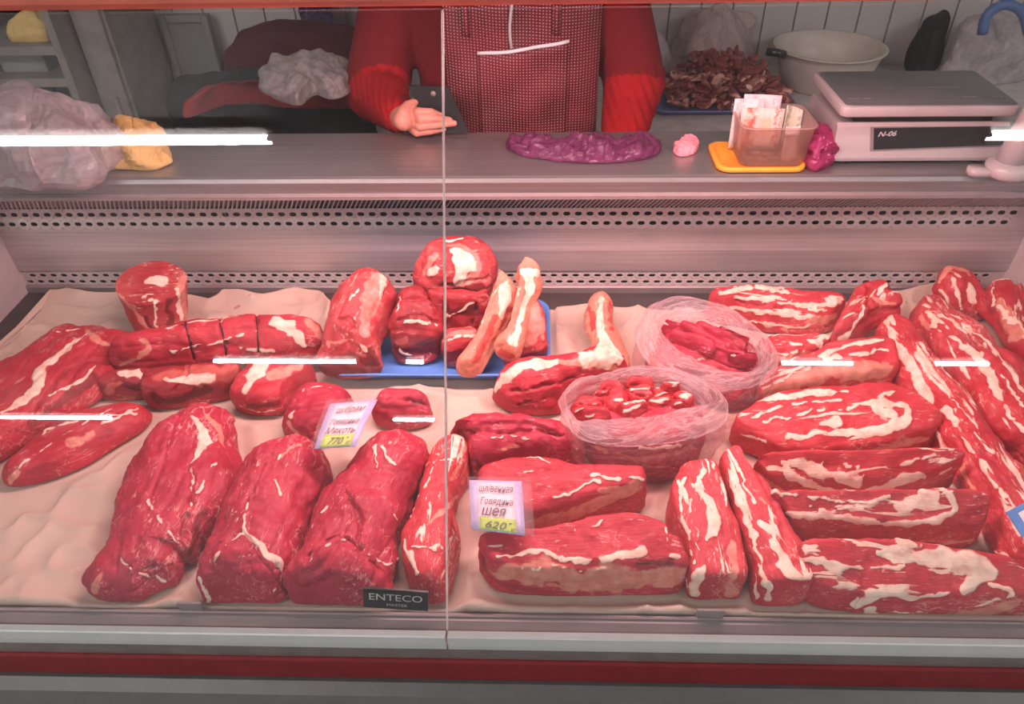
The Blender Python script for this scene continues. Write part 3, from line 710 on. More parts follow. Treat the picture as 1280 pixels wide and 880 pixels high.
meat('neck_cut', 'thick neck slab with a wide fatty front face near the glass clip',
     [(597, 690), (607, 678), (671, 672), (709, 659), (744, 641), (782, 636), (817, 648), (832, 664), (836, 685), (850, 696), (850, 739), (766, 745), (677, 745), (623, 737), (601, 706)], .085, M_MEAT,
     [('mem', [(630, 716), (700, 722), (766, 724), (844, 724)], [30, 40, 40, 36]), ('fat', [(623, 699), (668, 689), (709, 700), (766, 697), (800, 688)], [5, 6, 7, 8, 14]), ('mem', [(660, 730), (720, 735), (790, 735)], 14), ('fat', [(840, 694), (849, 696)], 6), ('fat', [(832, 660), (834, 685)], 3), ('dark', [(800, 704), (838, 703)], [11, 11]), ('dark', [(604, 700), (612, 725)], 12, .8), ('fat', [(720, 662), (744, 655), (758, 646)], 2), ('fat', [(610, 684), (640, 681)], 2), ('fat', [(640, 712), (690, 708), (760, 712)], 4, .8)], n=5, zb=.95, zf=.05, rough=.8)

# --- shank standing on end, and the shanks on the blue tray
def loft_cyl(name, label, rings, mat, marks, cat='meat', group=None, parent=None, N=110, rough=.6, cap_in=.92):
    """rings: list of (centre, rx, ry, tilt about x) from bottom to top; closed flat-ish ends"""
    SEED[0] += 7
    L = []
    cs = np.array([np.r_[c, rx, ry, t] for c, rx, ry, t in rings]); cs = spline(cs, 46, False)
    a = np.linspace(0, 2 * np.pi, N, endpoint=False)
    def ring(c, s): 
        x, y, z, rx, ry, t = c
        return np.c_[x + rx * s * np.cos(a), y + ry * s * np.sin(a) * math.cos(t), z + ry * s * np.sin(a) * math.sin(t)]
    for s in (0, .4, .8, .96): L.append(ring(cs[0], s))
    for c in cs: L.append(ring(c, 1))
    for s in (.985, .94, .85, .7, .55, .4, .25, .12, 0):
        c = cs[-1].copy(); q = ring(c, s); q[:, 2] += .003 * (1 - s * s); L.append(q)
    T = len(L); v = np.concatenate(L)
    i = (np.arange(T - 1)[:, None] * N + np.arange(N)[None]); j = (np.arange(T - 1)[:, None] * N + (np.arange(N) + 1)[None] % N)
    q = np.stack([i, j, j + N, i + N], -1).reshape(-1, 4)
    o = finish(name, v, q, mat, marks, SEED[0], rough, (0, v[:, 2].min()), .6, parent)
    if parent is None: tag(o, label, cat, group)
    return o
b = W(202, 414, .006); FOOT.append(np.array([b[:2] + .056 * np.array([math.cos(a), math.sin(a)]) for a in np.linspace(0, 6.283, 24, endpoint=False)])); t = W(189, 353, .105); t2 = W(194, 372, .07)
loft_cyl('shank_slice', 'short beef shank section standing on end, red cut face with bone on top',
         [(b, .044, .036, 0), ((b + t2) / 2, .052, .042, .1), (t2, .058, .046, .25), (t, .065, .046, .42)], M_SHANK,
         [('fat', [(190, 351), (204, 352)], [12, 14]), ('mem', [(226, 350), (229, 380), (231, 410)], [12, 16, 14]), ('fat', [(220, 356), (223, 385), (228, 408)], [4, 5, 3]), ('mem', [(166, 382), (176, 400), (184, 412)], [8, 9, 8]), ('fat', [(196, 378), (194, 395), (196, 412)], 4), ('dark', [(208, 375), (212, 395), (213, 410)], 9, .8), ('mem', [(150, 370), (164, 384)], 7), ('fat', [(180, 372), (200, 378)], 3), ('dark', [(182, 395), (188, 412)], 6)])

tw = [W(404, 473, .0), W(690, 470, .0), W(684, 388, .0), W(434, 390, .0)]
def tray(name, label, x0, x1, y0, y1, z, mat, hgt=.022, r=.03, skew=0):
    def rg(g, zz): return [(x + skew * (y - y0), y, zz) for x, y in rrect(x0 - g, x1 + g, y0 - g, y1 + g, r + g, 6)]
    rings = [rg(-.014, z + .0005), rg(-.010, z + .0005), rg(0, z + hgt * .9), rg(.006, z + hgt), rg(.007, z + hgt - .003), rg(.002, z + hgt - .004), rg(-.007, z + .004), rg(-.012, z + .003)]
    rings = rings[::-1]
    o = ring_stack(name, rings[::-1], mat, None, True, True)
    return o
tr = tray('serving_tray', '', W(412, 460, .01)[0], W(683, 440, .01)[0], W(520, 479, .01)[1], W(560, 388, .01)[1], .012, M_BLUE)
FOOT.append(np.array([W(p[0], p[1], 0)[:2] for p in [(398, 486), (692, 484), (694, 380), (428, 380)]]))
tag(tr, 'blue plastic tray holding beef shanks and bones', 'tray')
TZ = .018
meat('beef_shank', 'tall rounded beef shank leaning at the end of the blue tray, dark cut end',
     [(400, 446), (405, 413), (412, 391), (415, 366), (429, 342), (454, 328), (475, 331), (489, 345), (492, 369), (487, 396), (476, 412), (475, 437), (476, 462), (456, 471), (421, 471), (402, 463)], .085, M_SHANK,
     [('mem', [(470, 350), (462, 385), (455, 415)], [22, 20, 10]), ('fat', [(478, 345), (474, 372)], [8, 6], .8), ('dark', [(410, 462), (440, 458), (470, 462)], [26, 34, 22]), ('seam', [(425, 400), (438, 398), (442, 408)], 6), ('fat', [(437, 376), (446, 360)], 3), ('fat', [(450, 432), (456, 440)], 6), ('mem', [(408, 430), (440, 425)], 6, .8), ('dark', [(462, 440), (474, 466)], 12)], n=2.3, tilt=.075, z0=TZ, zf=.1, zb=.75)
meat('beef_shank', 'dark beef shank with cut face forward, wedged in the tray under the topmost shank',
     [(488, 413), (492, 391), (497, 364), (514, 354), (530, 355), (540, 374), (551, 399), (551, 436), (533, 455), (500, 455), (489, 436)], .085, M_DARK,
     [('dark', [(500, 440), (545, 435)], [20, 24]), ('fat', [(494, 395), (498, 372)], 3), ('fat', [(495, 430), (505, 442), (520, 446)], 2.5), ('fat', [(505, 402), (545, 404)], 2.5), ('seam', [(496, 400), (530, 396), (550, 404)], 3), ('mem', [(498, 428), (510, 424)], 10, .8)], n=2.8, tilt=.05, z0=TZ)
meat('cut_bone_end', 'dark sawn shank end under the topmost shank at the middle of the tray',
     [(532, 372), (554, 367), (595, 375), (611, 385), (615, 402), (600, 412), (568, 414), (545, 408), (534, 392)], .075, M_DARK,
     [('mem', [(538, 382), (550, 400)], 8), ('fat', [(550, 405), (556, 412)], 7), ('dark', [(562, 388), (590, 392)], 16), ('fat', [(560, 398), (590, 380)], 3), ('seam', [(556, 372), (560, 410)], 5), ('seam', [(594, 380), (592, 408)], 4)], z0=.055, n=3)
meat('cut_bone_end', 'small sawn bone end low in the middle of the tray',
     [(552, 436), (555, 420), (568, 412), (593, 412), (607, 423), (600, 442), (582, 458), (558, 456)], .06, M_SHANK,
     [('mem', [(566, 418), (590, 416)], 10), ('dark', [(560, 445), (590, 440)], 14), ('fat', [(560, 428), (572, 420), (592, 421)], 3)], z0=TZ, n=2.6)
meat('beef_shank', 'topmost large beef shank with a white tendon cap, resting on the pile in the tray',
     [(516, 356), (524, 330), (544, 309), (565, 295), (587, 292), (606, 301), (620, 323), (622, 345), (614, 366), (598, 378), (571, 374), (550, 378), (530, 372)], .085, M_SHANK,
     [('fat', [(566, 316), (580, 330), (572, 348)], [14, 28, 14]), ('mem', [(562, 306), (584, 312), (596, 335), (580, 352)], [10, 16, 14, 10]), ('fat', [(536, 342), (545, 334)], [8, 10]), ('fat', [(556, 300), (578, 296)], [6, 5]), ('dark', [(575, 362), (600, 358)], 14), ('mem', [(528, 340), (546, 318)], 8, .8), ('dark', [(520, 362), (545, 366)], 8, .7), ('seam', [(552, 358), (580, 352), (610, 346)], 4)], z0=.085, tilt=.02, n=2.3, zb=.7)
meat('leg_bone', 'reddish leg bone with a sawn foot, leaning in the tray beside the white bone',
     [(571, 462), (576, 451), (604, 418), (612, 396), (616, 374), (617, 353), (631, 346), (644, 354), (647, 377), (634, 402), (622, 429), (608, 456), (598, 471), (576, 471)], .036, M_BONE,
     [('fat', [(631, 358), (630, 380), (625, 398)], [14, 10, 5]), ('mem', [(612, 420), (595, 450)], [12, 14], .7), ('mem', [(638, 385), (625, 410)], 8, .8), ('dark', [(580, 462), (592, 466)], [6, 6], .7), ('mem', [(618, 400), (604, 430)], 8)], cat='bone', z0=TZ + .01, tilt=.08, n=2.2, zb=.6, rough=1.2, spine=[(632, 358), (624, 400), (588, 460)])
meat('shank_trim', 'tan meat-covered bone standing against the edge of the tray behind the white bone',
     [(653, 413), (660, 385), (672, 364), (680, 391), (685, 434), (676, 446), (655, 450), (638, 459), (630, 452)], .05, M_SHANK,
     [('mem', [(668, 380), (668, 410), (655, 425)], [18, 26, 18]), ('dark', [(645, 450), (680, 440)], [12, 16]), ('mem', [(676, 400), (680, 420)], 10)], z0=TZ, tilt=.06, n=2.4)
meat('leg_bone', 'white leg bone with knobbly top, leaning at the end of the tray',
     [(619, 434), (632, 421), (645, 391), (651, 364), (645, 340), (660, 334), (675, 334), (678, 353), (668, 377), (657, 413), (652, 443), (643, 454), (623, 446)], .034, M_BONE,
     [('fat', [(662, 342), (660, 370), (648, 410), (640, 430)], [16, 12, 10, 12]), ('mem', [(626, 438), (640, 446)], [8, 10]), ('dark', [(624, 440), (632, 436)], [6, 6], .6), ('fat', [(654, 340), (672, 342)], 10)], cat='bone', z0=TZ + .03, tilt=.085, n=2.2, zb=.55, rough=1.2, spine=[(662, 345), (656, 385), (634, 438)])

# --- leg joint and bags of trimmings
leg = meat('leg_joint', 'leg joint with white fat cap and bare shank bone pointing to the back panel',
     [(617, 489), (629, 464), (658, 449), (692, 446), (712, 444), (736, 436), (752, 428), (780, 432), (788, 458), (784, 468), (747, 476), (712, 497), (702, 514), (685, 519), (644, 515), (624, 503)], .072, M_MEAT,
     [('fat', [(622, 484), (641, 464), (668, 456), (694, 454)], [9, 17, 17, 11]), ('fat', [(735, 452), (755, 440), (775, 448)], [20, 30, 22]), ('mem', [(700, 455), (735, 456), (770, 462)], [8, 10, 8]), ('fat', [(730, 440), (760, 455)], 18), ('seam', [(640, 490), (680, 484), (720, 474)], 5), ('seam', [(650, 506), (690, 498)], 4), ('dark', [(690, 470), (725, 466)], 10, .5), ('dark', [(640, 508), (690, 510)], 6, .6)], n=2.4)
bone = meat('shank_bone', '', [(729, 396), (735, 374), (745, 363), (757, 363), (767, 375), (767, 398), (776, 425), (787, 458), (764, 469), (735, 458), (739, 424)], .040, M_BONE,
     [('fat', [(750, 372), (750, 400), (757, 430), (762, 455)], [8, 8, 20, 34]), ('mem', [(738, 385), (742, 410)], [9, 7]), ('mem', [(762, 380), (763, 410)], 7), ('seam', [(748, 376), (752, 410)], 3)], z0=.03, tilt=.015, n=2.2, rough=.7, parent=leg)
bone['label'] = 'pale shank bone'

def bag(name, label, rim, opening, H, mat, base_scale, base_shift, seed, rimmat):
    N = 220
    R_ = spline(rim, N); I_ = spline(opening, N)
    cR = R_.mean(0)
    def order(A):
        a = np.unwrap(np.arctan2(A[:, 1] - cR[1], A[:, 0] - cR[0])); 
        if a[-1] < a[0]: A = A[::-1]
        a = np.arctan2(A[:, 1] - cR[1], A[:, 0] - cR[0]); return np.roll(A, -int(np.argmin(a)), 0)
    def even(A):
        a = np.arctan2(A[:, 1] - cR[1], A[:, 0] - cR[0]); o_ = np.argsort(a); a = a[o_]; A = A[o_]
        g = np.linspace(-np.pi, np.pi, N, endpoint=False); aa = np.r_[a - 2 * np.pi, a, a + 2 * np.pi]
        return np.stack([np.interp(g, aa, np.tile(A[:, k], 3)) for k in (0, 1)], 1)
    R_, I_ = even(R_), even(I_)
    ro = np.array([W(x, y, H - .012) for x, y in R_]); ri = np.array([W(x, y, H - .010) for x, y in I_])
    mid = (ro + ri) / 2; mid[:, 2] = H
    c = ro.mean(0); base = c + (ro - c) * base_scale + np.array([base_shift[0], base_shift[1], 0]); base[:, 2] = .006
    inn = c + (ri - c) * .96; inn[:, 2] = H - .045
    def bl(a, b, t): return a * (1 - t) + b * t
    body = []
    for t in np.linspace(0, 1, 26):
        bulge = 1 + .07 * math.sin(math.pi * t); q = bl(base, ro, t ** .85); q = c * [1, 1, 0] + (q - c * [1, 1, 0]) * [bulge, bulge, 1]
        q[:, 2] = .006 + (H - .018) * t; body.append(q)
    rimr = []
    key = [body[-1], ro + (ro - c) * .04 * np.array([1, 1, 0]) + [0, 0, .004], bl(ro, mid, .35) + [0, 0, .010], mid + [0, 0, .004], bl(mid, ri, .6) + [0, 0, .002], ri + [0, 0, -.006], inn]
    key = np.array(key)
    for i in range(len(key) - 1):
        for t in np.linspace(0, 1, 6, endpoint=False): rimr.append(bl(key[i], key[i + 1], t))
    rimr.append(key[-1])
    def build(nm, rings, m, amp, par=None):
        T = len(rings); v = np.concatenate(rings)
        i = (np.arange(T - 1)[:, None] * N + np.arange(N)[None]); j = (np.arange(T - 1)[:, None] * N + (np.arange(N) + 1)[None] % N)
        q = np.stack([i, j, j + N, i + N], -1).reshape(-1, 4); vn = normals(v, q)
        th = np.arctan2(v[:, 1] - c[1], v[:, 0] - c[0])
        w = vnoise(np.c_[np.cos(th) * 3 + v[:, 2] * 12, np.sin(th) * 3, v[:, 2] * 70], seed); w2 = vnoise(v * 70, seed + 3); w3 = vnoise(np.c_[v[:, :2] * 30, v[:, 2] * 160], seed + 5)
        v = v + vn * (amp * ((1 - np.abs(w)) ** 2 * 1.3 - .5 + w2 * .5 + w3 * .5))[:, None]; v[:, 2] = np.maximum(v[:, 2], .006)
        o = off(par) if par is not None else np.r_[c[:2], .006]
        me_ = gmesh(nm, v - o, q); rw = np.repeat(np.arange(T), N)
        if len(me_.vertices) == len(v): me_.attributes.new('fib', 'FLOAT_VECTOR', 'POINT').data.foreach_set('vector', np.c_[np.cos(th) * .35, rw * .34 + np.sin(th * 2) * 1.2, np.sin(th) * 3].astype(np.float32).ravel())
        return link(nm, me_, m, par, (0, 0, 0) if par is not None else o)
    FOOT.append(base[:, :2] * 1.0); FOOT.append(c[:2] + (base[:, :2] - c[:2]) * 1.12)
    o = build('bag', body, mat, .0035); tag(o, label, 'plastic bag'); o.name = name
    build('rolled_rim', rimr, rimmat, .0032, o)
    return o
def stripes(pts_list, h, mat, name, labels, z0, wpx):
    for i, p in enumerate(pts_list):
        p = np.array(p, float); s = spline(p, 9, False); d = np.gradient(s, axis=0); nrm = np.stack([-d[:, 1], d[:, 0]], 1); nrm /= np.linalg.norm(nrm, axis=1)[:, None]
        w = wpx[i] * np.array([.5, .8, .95, 1, 1, 1, .9, .8, .45])[:, None] / 2
        meat(name, labels, np.r_[s + nrm * w, (s - nrm * w)[::-1]], h, mat, [('fat', [p[0], p[0] + (p[-1] - p[0]) * .15], 5)] if i % 3 == 0 else [], group=labels, z0=z0 + (i % 3) * .006, fine=.9, rough=1.6, n=2)
meat('trimming_mass', 'heap of red trimmings showing through the bag near the top-of-deck bone',
     [(800, 455), (812, 420), (850, 400), (920, 410), (955, 440), (958, 480), (945, 512), (908, 518), (860, 500), (820, 485)], .070, M_RED, [('mem', [(810, 440), (830, 470)], 14), ('dark', [(910, 505), (945, 500)], 14, .7)], n=3)
bag('open_bag', 'open clear bag with rolled rim holding long red meat strips',
    [(796, 425), (806, 397), (828, 380), (850, 374), (885, 380), (915, 392), (945, 415), (968, 440), (967, 460), (950, 478), (915, 489), (890, 489), (850, 479), (812, 455)],
    [(826, 405), (838, 397), (855, 397), (890, 405), (930, 430), (946, 450), (942, 462), (925, 466), (900, 460), (860, 440), (833, 420)], .105, M_FILM, .90, (0.0, -.006), 31, M_FILMRIM)
stripes([[(828, 402), (845, 410), (862, 424)], [(848, 404), (880, 422), (912, 448)], [(868, 404), (900, 420), (930, 442)], [(880, 430), (905, 446), (932, 456)], [(838, 412), (866, 426), (890, 444)], [(895, 408), (920, 424), (936, 440)], [(910, 445), (928, 452), (944, 456)]],
        .028, M_RED, 'meat_strip', 'long red meat strip heaped inside the open clear bag', .078, [14, 15, 14, 16, 13, 11, 12])
meat('trimming_mass', 'heap of meat chunks filling the lower wrapped bag beside the rib strips',
     [(712, 525), (722, 500), (760, 490), (830, 488), (880, 500), (893, 530), (882, 572), (858, 598), (828, 611), (790, 604), (745, 580), (722, 552)], .078, M_RED, [('mem', [(740, 560), (800, 575), (870, 560)], 10, .6), ('dark', [(790, 595), (840, 600)], 12, .6), ('fat', [(800, 560), (850, 556)], 4)], n=3)
bag('wrapped_bag', 'clear bag with thick rolled rim full of diced meat, beside the rib strips',
    [(703, 512), (711, 490), (740, 475), (790, 464), (840, 466), (880, 480), (906, 505), (902, 532), (872, 548), (820, 557), (770, 559), (722, 547)],
    [(712, 506), (738, 486), (800, 476), (850, 484), (878, 500), (872, 512), (822, 515), (770, 524), (740, 531), (718, 523)], .105, M_FILM, .86, (0.004, .0), 47, M_FILMRIM)
for i, (x, y, rx, ry) in enumerate([(735, 508, 24, 16), (768, 500, 22, 15), (800, 492, 20, 14), (828, 494, 19, 13), (852, 500, 16, 11), (790, 510, 20, 11), (822, 506, 18, 10), (745, 519, 18, 9), (765, 488, 16, 10), (725, 515, 12, 9), (800, 482, 18, 9), (838, 486, 14, 8), (775, 514, 17, 9), (848, 508, 15, 8), (752, 496, 14, 9)]):
    a = np.linspace(0, 6.283, 10, endpoint=False); rr_ = np.array([rnd.uniform(.8, 1.15) for _ in a])
    meat('meat_chunk', 'chunk of diced red meat heaped in the wrapped bag', np.c_[x + rx * rr_ * np.cos(a), y + ry * rr_ * np.sin(a)], .024, M_RIB, [('fat', [(x - rx * .5, y + 2), (x + rx * .4, y - 3)], rnd.choice([2.5, 4, 6]))] if i % 2 else [('seam', [(x - rx * .6, y), (x + rx * .5, y + 3)], 3)],
         group='chunk of diced red meat heaped in the wrapped bag', z0=.080 + .005 * (i % 3), n=1.9, rough=2.0, zf=.2, zb=.6)

# --- rib strips and slabs towards the other end wall
meat('rib_strip', 'broad upright rib strip with two white fat stripes beside the wrapped bag',
     [(837, 612), (848, 587), (865, 578), (893, 578), (902, 597), (907, 623), (914, 659), (922, 695), (926, 745), (903, 750), (860, 747), (855, 709), (844, 677), (835, 637)], .075, M_RIB,
     [('fat', [(863, 583), (850, 620), (856, 659), (869, 712)], [4, 5, 6, 4]), ('fat', [(879, 583), (874, 608), (885, 628), (892, 650), (887, 675)], [5, 7, 13, 16, 8]), ('fat', [(900, 600), (908, 633)], 5), ('fat', [(879, 708), (872, 722), (868, 744)], [9, 13, 12]), ('mem', [(912, 680), (916, 710), (914, 744)], [10, 14, 14]), ('fat', [(856, 700), (862, 744)], 4), ('fat', [(868, 600), (866, 640), (876, 690)], 2), ('dark', [(902, 640), (905, 700)], 5, .6)], n=4, rough=.7)
meat('rib_strip', 'slanting rib strip with a white fat end facing the glass clip',
     [(899, 586), (905, 566), (924, 560), (934, 590), (957, 619), (975, 659), (989, 691), (1010, 723), (1005, 752), (982, 759), (942, 755), (934, 723), (923, 691), (912, 641)], .075, M_RIB,
     [('fat', [(911, 592), (924, 626), (938, 662), (948, 698), (956, 734)], [6, 7, 7, 4, 9]), ('fat', [(953, 652), (968, 674), (980, 706), (998, 722)], [8, 13, 18, 12]), ('fat', [(942, 710), (948, 750)], 4), ('fat', [(960, 728), (962, 752)], 8), ('dark', [(975, 740), (1000, 740)], [12, 10], .4), ('fat', [(918, 575), (936, 615), (950, 640)], 4), ('mem', [(940, 605), (955, 630)], 7)], n=4, rough=.7)
meat('rib_piece', 'streaky rib slab lying against the back panel behind the open bag',
     [(884, 380), (892, 359), (925, 353), (960, 354), (985, 357), (1020, 369), (1050, 377), (1057, 390), (1047, 406), (1020, 419), (985, 417), (955, 413), (925, 401), (900, 393)], .075, M_RIB,
     [('fat', [(900, 366), (945, 360), (985, 364)], 4), ('fat', [(905, 384), (960, 390), (1012, 397)], [3, 5, 4]), ('fat', [(955, 375), (1005, 382), (1044, 382)], [3, 5, 4]), ('fat', [(930, 400), (975, 407), (1010, 410)], 4), ('mem', [(1015, 404), (1045, 396)], 12), ('fat', [(920, 373), (960, 372), (990, 374)], 3), ('fat', [(965, 362), (980, 358)], 7), ('fat', [(1010, 388), (1040, 390)], 4), ('seam', [(920, 378), (980, 384), (1040, 386)], 3)], n=2.8, zb=.9)
meat('rib_offcut', 'small rib offcut with white knobs of fat between the open bag and pink slab',
     [(945, 432), (958, 420), (990, 415), (1020, 418), (1040, 425), (1036, 442), (1015, 462), (985, 472), (960, 470), (948, 452)], .06, M_RIB,
     [('fat', [(990, 430), (998, 432)], 9), ('fat', [(1012, 426), (1026, 430)], 10), ('mem', [(965, 455), (1000, 448), (1025, 446)], [14, 18, 12]), ('fat', [(960, 445), (990, 440), (1015, 442)], 3)], n=2.8)
meat('rib_offcut', 'narrow offcut standing up on edge beside the streaky slab at the back',
     [(1034, 436), (1052, 398), (1070, 353), (1084, 348), (1105, 346), (1116, 356), (1115, 371), (1129, 374), (1126, 390), (1104, 398), (1084, 412), (1075, 426), (1048, 440)], .055, M_RIB,
     [('fat', [(1057, 428), (1068, 405), (1079, 383)], 5), ('fat', [(1052, 424), (1060, 418)], 8), ('mem', [(1092, 372), (1120, 380)], 6), ('seam', [(1088, 352), (1086, 380), (1090, 398)], 5), ('dark', [(1090, 390), (1105, 385)], 10, .6), ('fat', [(1098, 366), (1112, 352)], 2.5)], tilt=.05, n=2.5)
meat('rib_piece', 'rib slab with wide pink membrane side, behind the slab with a curled fat ring',
     [(942, 500), (958, 478), (986, 464), (1019, 449), (1034, 432), (1084, 419), (1114, 429), (1119, 466), (1112, 478), (1066, 486), (1025, 492), (977, 500), (950, 508)], .07, M_RIB,
     [('mem', [(960, 492), (1000, 476), (1050, 464), (1108, 462)], [14, 24, 26, 24]), ('fat', [(1026, 446), (1064, 431), (1106, 425)], [4, 5, 4]), ('fat', [(1030, 450), (1075, 440), (1108, 436)], 3.5), ('fat', [(956, 486), (985, 470), (1022, 455)], 2.5), ('dark', [(1080, 476), (1110, 472)], 8, .4)], n=3.4, zb=.92)
meat('rib_piece', 'rib slab with a curled fat ring on its face, against the pink-sided slab',
     [(914, 538), (926, 523), (970, 496), (1001, 486), (1066, 476), (1108, 474), (1127, 489), (1140, 499), (1162, 520), (1171, 538), (1165, 553), (1130, 567), (1080, 576), (1020, 582), (970, 580), (940, 564), (920, 553)], .08, M_RIB,
     [('fat', [(974, 498), (1019, 490), (1060, 490)], [5, 8, 5]), ('fat', [(985, 546), (1030, 542), (1066, 541), (1108, 536), (1134, 523), (1129, 508), (1092, 505)], [4, 5, 7, 8, 9, 8, 9]), ('fat', [(1096, 514), (1116, 520)], [8, 11]), ('fat', [(1028, 530), (1044, 528)], [8, 9]), ('mem', [(965, 574), (1060, 570), (1160, 550)], [9, 13, 10]), ('fat', [(955, 527), (1010, 515), (1066, 508), (1120, 490)], 3), ('fat', [(940, 522), (975, 508)], 3), ('fat', [(990, 505), (1050, 499)], 3), ('fat', [(930, 545), (960, 552)], 3)], n=4.5, zb=.95, zf=.05, rough=.8)
meat('rib_piece', 'thin rib slab with white knuckle fat, sandwiched between two thicker slabs',
     [(938, 595), (952, 583), (975, 575), (1007, 573), (1072, 576), (1122, 572), (1165, 559), (1183, 568), (1192, 580), (1195, 595), (1165, 611), (1136, 618), (1086, 622), (1021, 622), (964, 620), (945, 607)], .07, M_RIB,
     [('fat', [(977, 580), (990, 597), (1021, 608), (1072, 614), (1108, 607), (1152, 596)], [7, 9, 7, 6, 12, 11]), ('fat', [(990, 580), (1021, 586), (1050, 594), (1072, 602)], [9, 13, 9, 14]), ('mem', [(945, 590), (962, 604), (978, 614)], 6), ('fat', [(1079, 592), (1120, 582), (1167, 569)], 3), ('fat', [(1140, 602), (1188, 586)], 4), ('dark', [(1160, 604), (1190, 596)], 8, .5), ('fat', [(1030, 580), (1070, 582)], 4)], n=4, zb=.93, rough=.8)
meat('rib_piece', 'thick rib slab with a rounded red end and an oval fat outline',
     [(963, 637), (967, 617), (1018, 616), (1100, 611), (1151, 608), (1187, 610), (1215, 622), (1227, 641), (1223, 663), (1213, 681), (1172, 686), (1108, 679), (1064, 677), (1014, 680), (985, 676), (976, 656)], .085, M_RIB,
     [('fat', [(975, 642), (1036, 646), (1093, 652), (1151, 655), (1186, 645), (1191, 627), (1178, 615)], [4, 6, 7, 6, 7, 8, 6]), ('fat', [(1125, 635), (1142, 631), (1166, 624), (1155, 615)], [10, 14, 14, 9]), ('fat', [(967, 620), (1021, 622), (1072, 628), (1110, 622)], 3), ('fat', [(1025, 638), (1079, 636)], 3), ('fat', [(990, 631), (1030, 630)], 2.5), ('dark', [(1150, 640), (1170, 638)], 7, .5), ('dark', [(985, 664), (1060, 664)], 12, .4), ('mem', [(1170, 682), (1212, 676)], 6)], n=4.5, zb=.95, zf=.05, rough=.7)
meat('rib_piece', 'broad brisket slab with a heavy white fat corner beside the front glass',
     [(995, 691), (1003, 674), (1057, 671), (1118, 673), (1154, 680), (1197, 693), (1233, 702), (1256, 714), (1274, 738), (1280, 759), (1274, 776), (1180, 777), (1079, 777), (1066, 762), (1036, 758), (1009, 743), (999, 714)], .080, M_RIB,
     [('fat', [(1100, 692), (1143, 695), (1187, 702), (1228, 712), (1226, 724), (1206, 738)], [8, 13, 19, 20, 14, 8]), ('fat', [(1000, 696), (1036, 705), (1072, 712), (1129, 707)], [6, 7, 5, 4]), ('fat', [(1068, 754), (1108, 744), (1143, 746), (1185, 741)], [9, 9, 7, 4]), ('mem', [(1197, 768), (1235, 764), (1268, 756)], [14, 18, 18]), ('fat', [(1085, 760), (1092, 772)], 10), ('fat', [(1150, 682), (1120, 678)], 6), ('fat', [(1240, 730), (1268, 745)], 4), ('fat', [(1205, 760), (1266, 745)], 4), ('dark', [(1010, 736), (1050, 752)], 8, .4), ('fat', [(1120, 762), (1160, 766)], 2.5)], n=4, zb=.93, zf=.05, rough=.8)
meat('rib_rack', 'long rib rack with ragged fat ridge, running from the back to the blue tag',
     [(1096, 404), (1108, 394), (1125, 396), (1140, 408), (1156, 425), (1170, 443), (1186, 468), (1206, 490), (1222, 518), (1242, 550), (1264, 585), (1296, 622), (1296, 772), (1276, 740), (1252, 702), (1236, 670), (1226, 640), (1210, 610), (1190, 580), (1170, 540), (1160, 512), (1145, 490), (1130, 470), (1114, 440), (1104, 420)], .085, M_RIB,
     [('fat', [(1108, 401), (1120, 431), (1137, 454), (1151, 478), (1158, 500), (1172, 530), (1180, 560)], [9, 10, 12, 15, 12, 8, 7]), ('fat', [(1179, 512), (1188, 524), (1197, 540)], [8, 10, 6]), ('fat', [(1199, 548), (1226, 573), (1237, 599), (1258, 618)], [6, 7, 6, 7]), ('fat', [(1145, 440), (1160, 462), (1182, 490)], [8, 7, 5]), ('fat', [(1212, 540), (1240, 566)], 5), ('fat', [(1150, 430), (1172, 455)], 6, .8), ('fat', [(1262, 640), (1275, 660)], 4), ('mem', [(1165, 520), (1185, 560), (1210, 600), (1228, 640)], 6), ('fat', [(1190, 500), (1215, 530)], 3), ('fat', [(1240, 600), (1270, 640)], 3), ('dark', [(1125, 410), (1142, 426)], 7, .4), ('fat', [(1245, 690), (1262, 700)], 3)], n=2.8, rough=1.1, spine=[(1115, 415), (1150, 460), (1190, 530), (1230, 600), (1275, 680)])
meat('rib_rack', 'long rib rack with smooth red flank and white stripe, behind the ragged rack',
     [(1146, 394), (1152, 368), (1176, 373), (1197, 393), (1215, 400), (1241, 418), (1258, 443), (1296, 470), (1296, 612), (1272, 572), (1246, 556), (1224, 528), (1207, 496), (1190, 468), (1175, 442), (1158, 415)], .085, M_RIB,
     [('fat', [(1165, 408), (1197, 428), (1221, 446), (1235, 466), (1250, 496), (1265, 520), (1284, 538)], [5, 6, 11, 10, 7, 6, 6]), ('fat', [(1155, 380), (1180, 396), (1200, 410), (1218, 421)], [4, 5, 6, 4]), ('fat', [(1190, 395), (1215, 412), (1238, 428), (1262, 466), (1284, 492)], [4, 4, 6, 6, 5]), ('fat', [(1160, 392), (1185, 410)], 5), ('dark', [(1200, 450), (1215, 480), (1240, 520)], 10, .3), ('fat', [(1226, 442), (1240, 470)], 6), ('mem', [(1150, 400), (1160, 410)], 8), ('fat', [(1250, 470), (1280, 510)], 2.5)], n=2.6, rough=1.0, spine=[(1165, 385), (1205, 430), (1250, 490), (1285, 540)])
meat('rib_rack', 'upright rib end with pale fat bands against the back corner',
     [(1169, 349), (1181, 333), (1197, 329), (1216, 338), (1223, 359), (1234, 380), (1238, 394), (1218, 402), (1197, 396), (1184, 385), (1175, 366)], .06, M_RIB,
     [('fat', [(1191, 349), (1196, 366), (1202, 386)], 5), ('fat', [(1211, 355), (1218, 378)], [8, 12]), ('mem', [(1174, 350), (1184, 338), (1200, 333), (1212, 342)], 7), ('fat', [(1178, 364), (1186, 382)], 6), ('dark', [(1203, 350), (1208, 370)], 6, .5), ('dark', [(1186, 358), (1194, 380)], 5, .4)], tilt=.04, n=2.6)
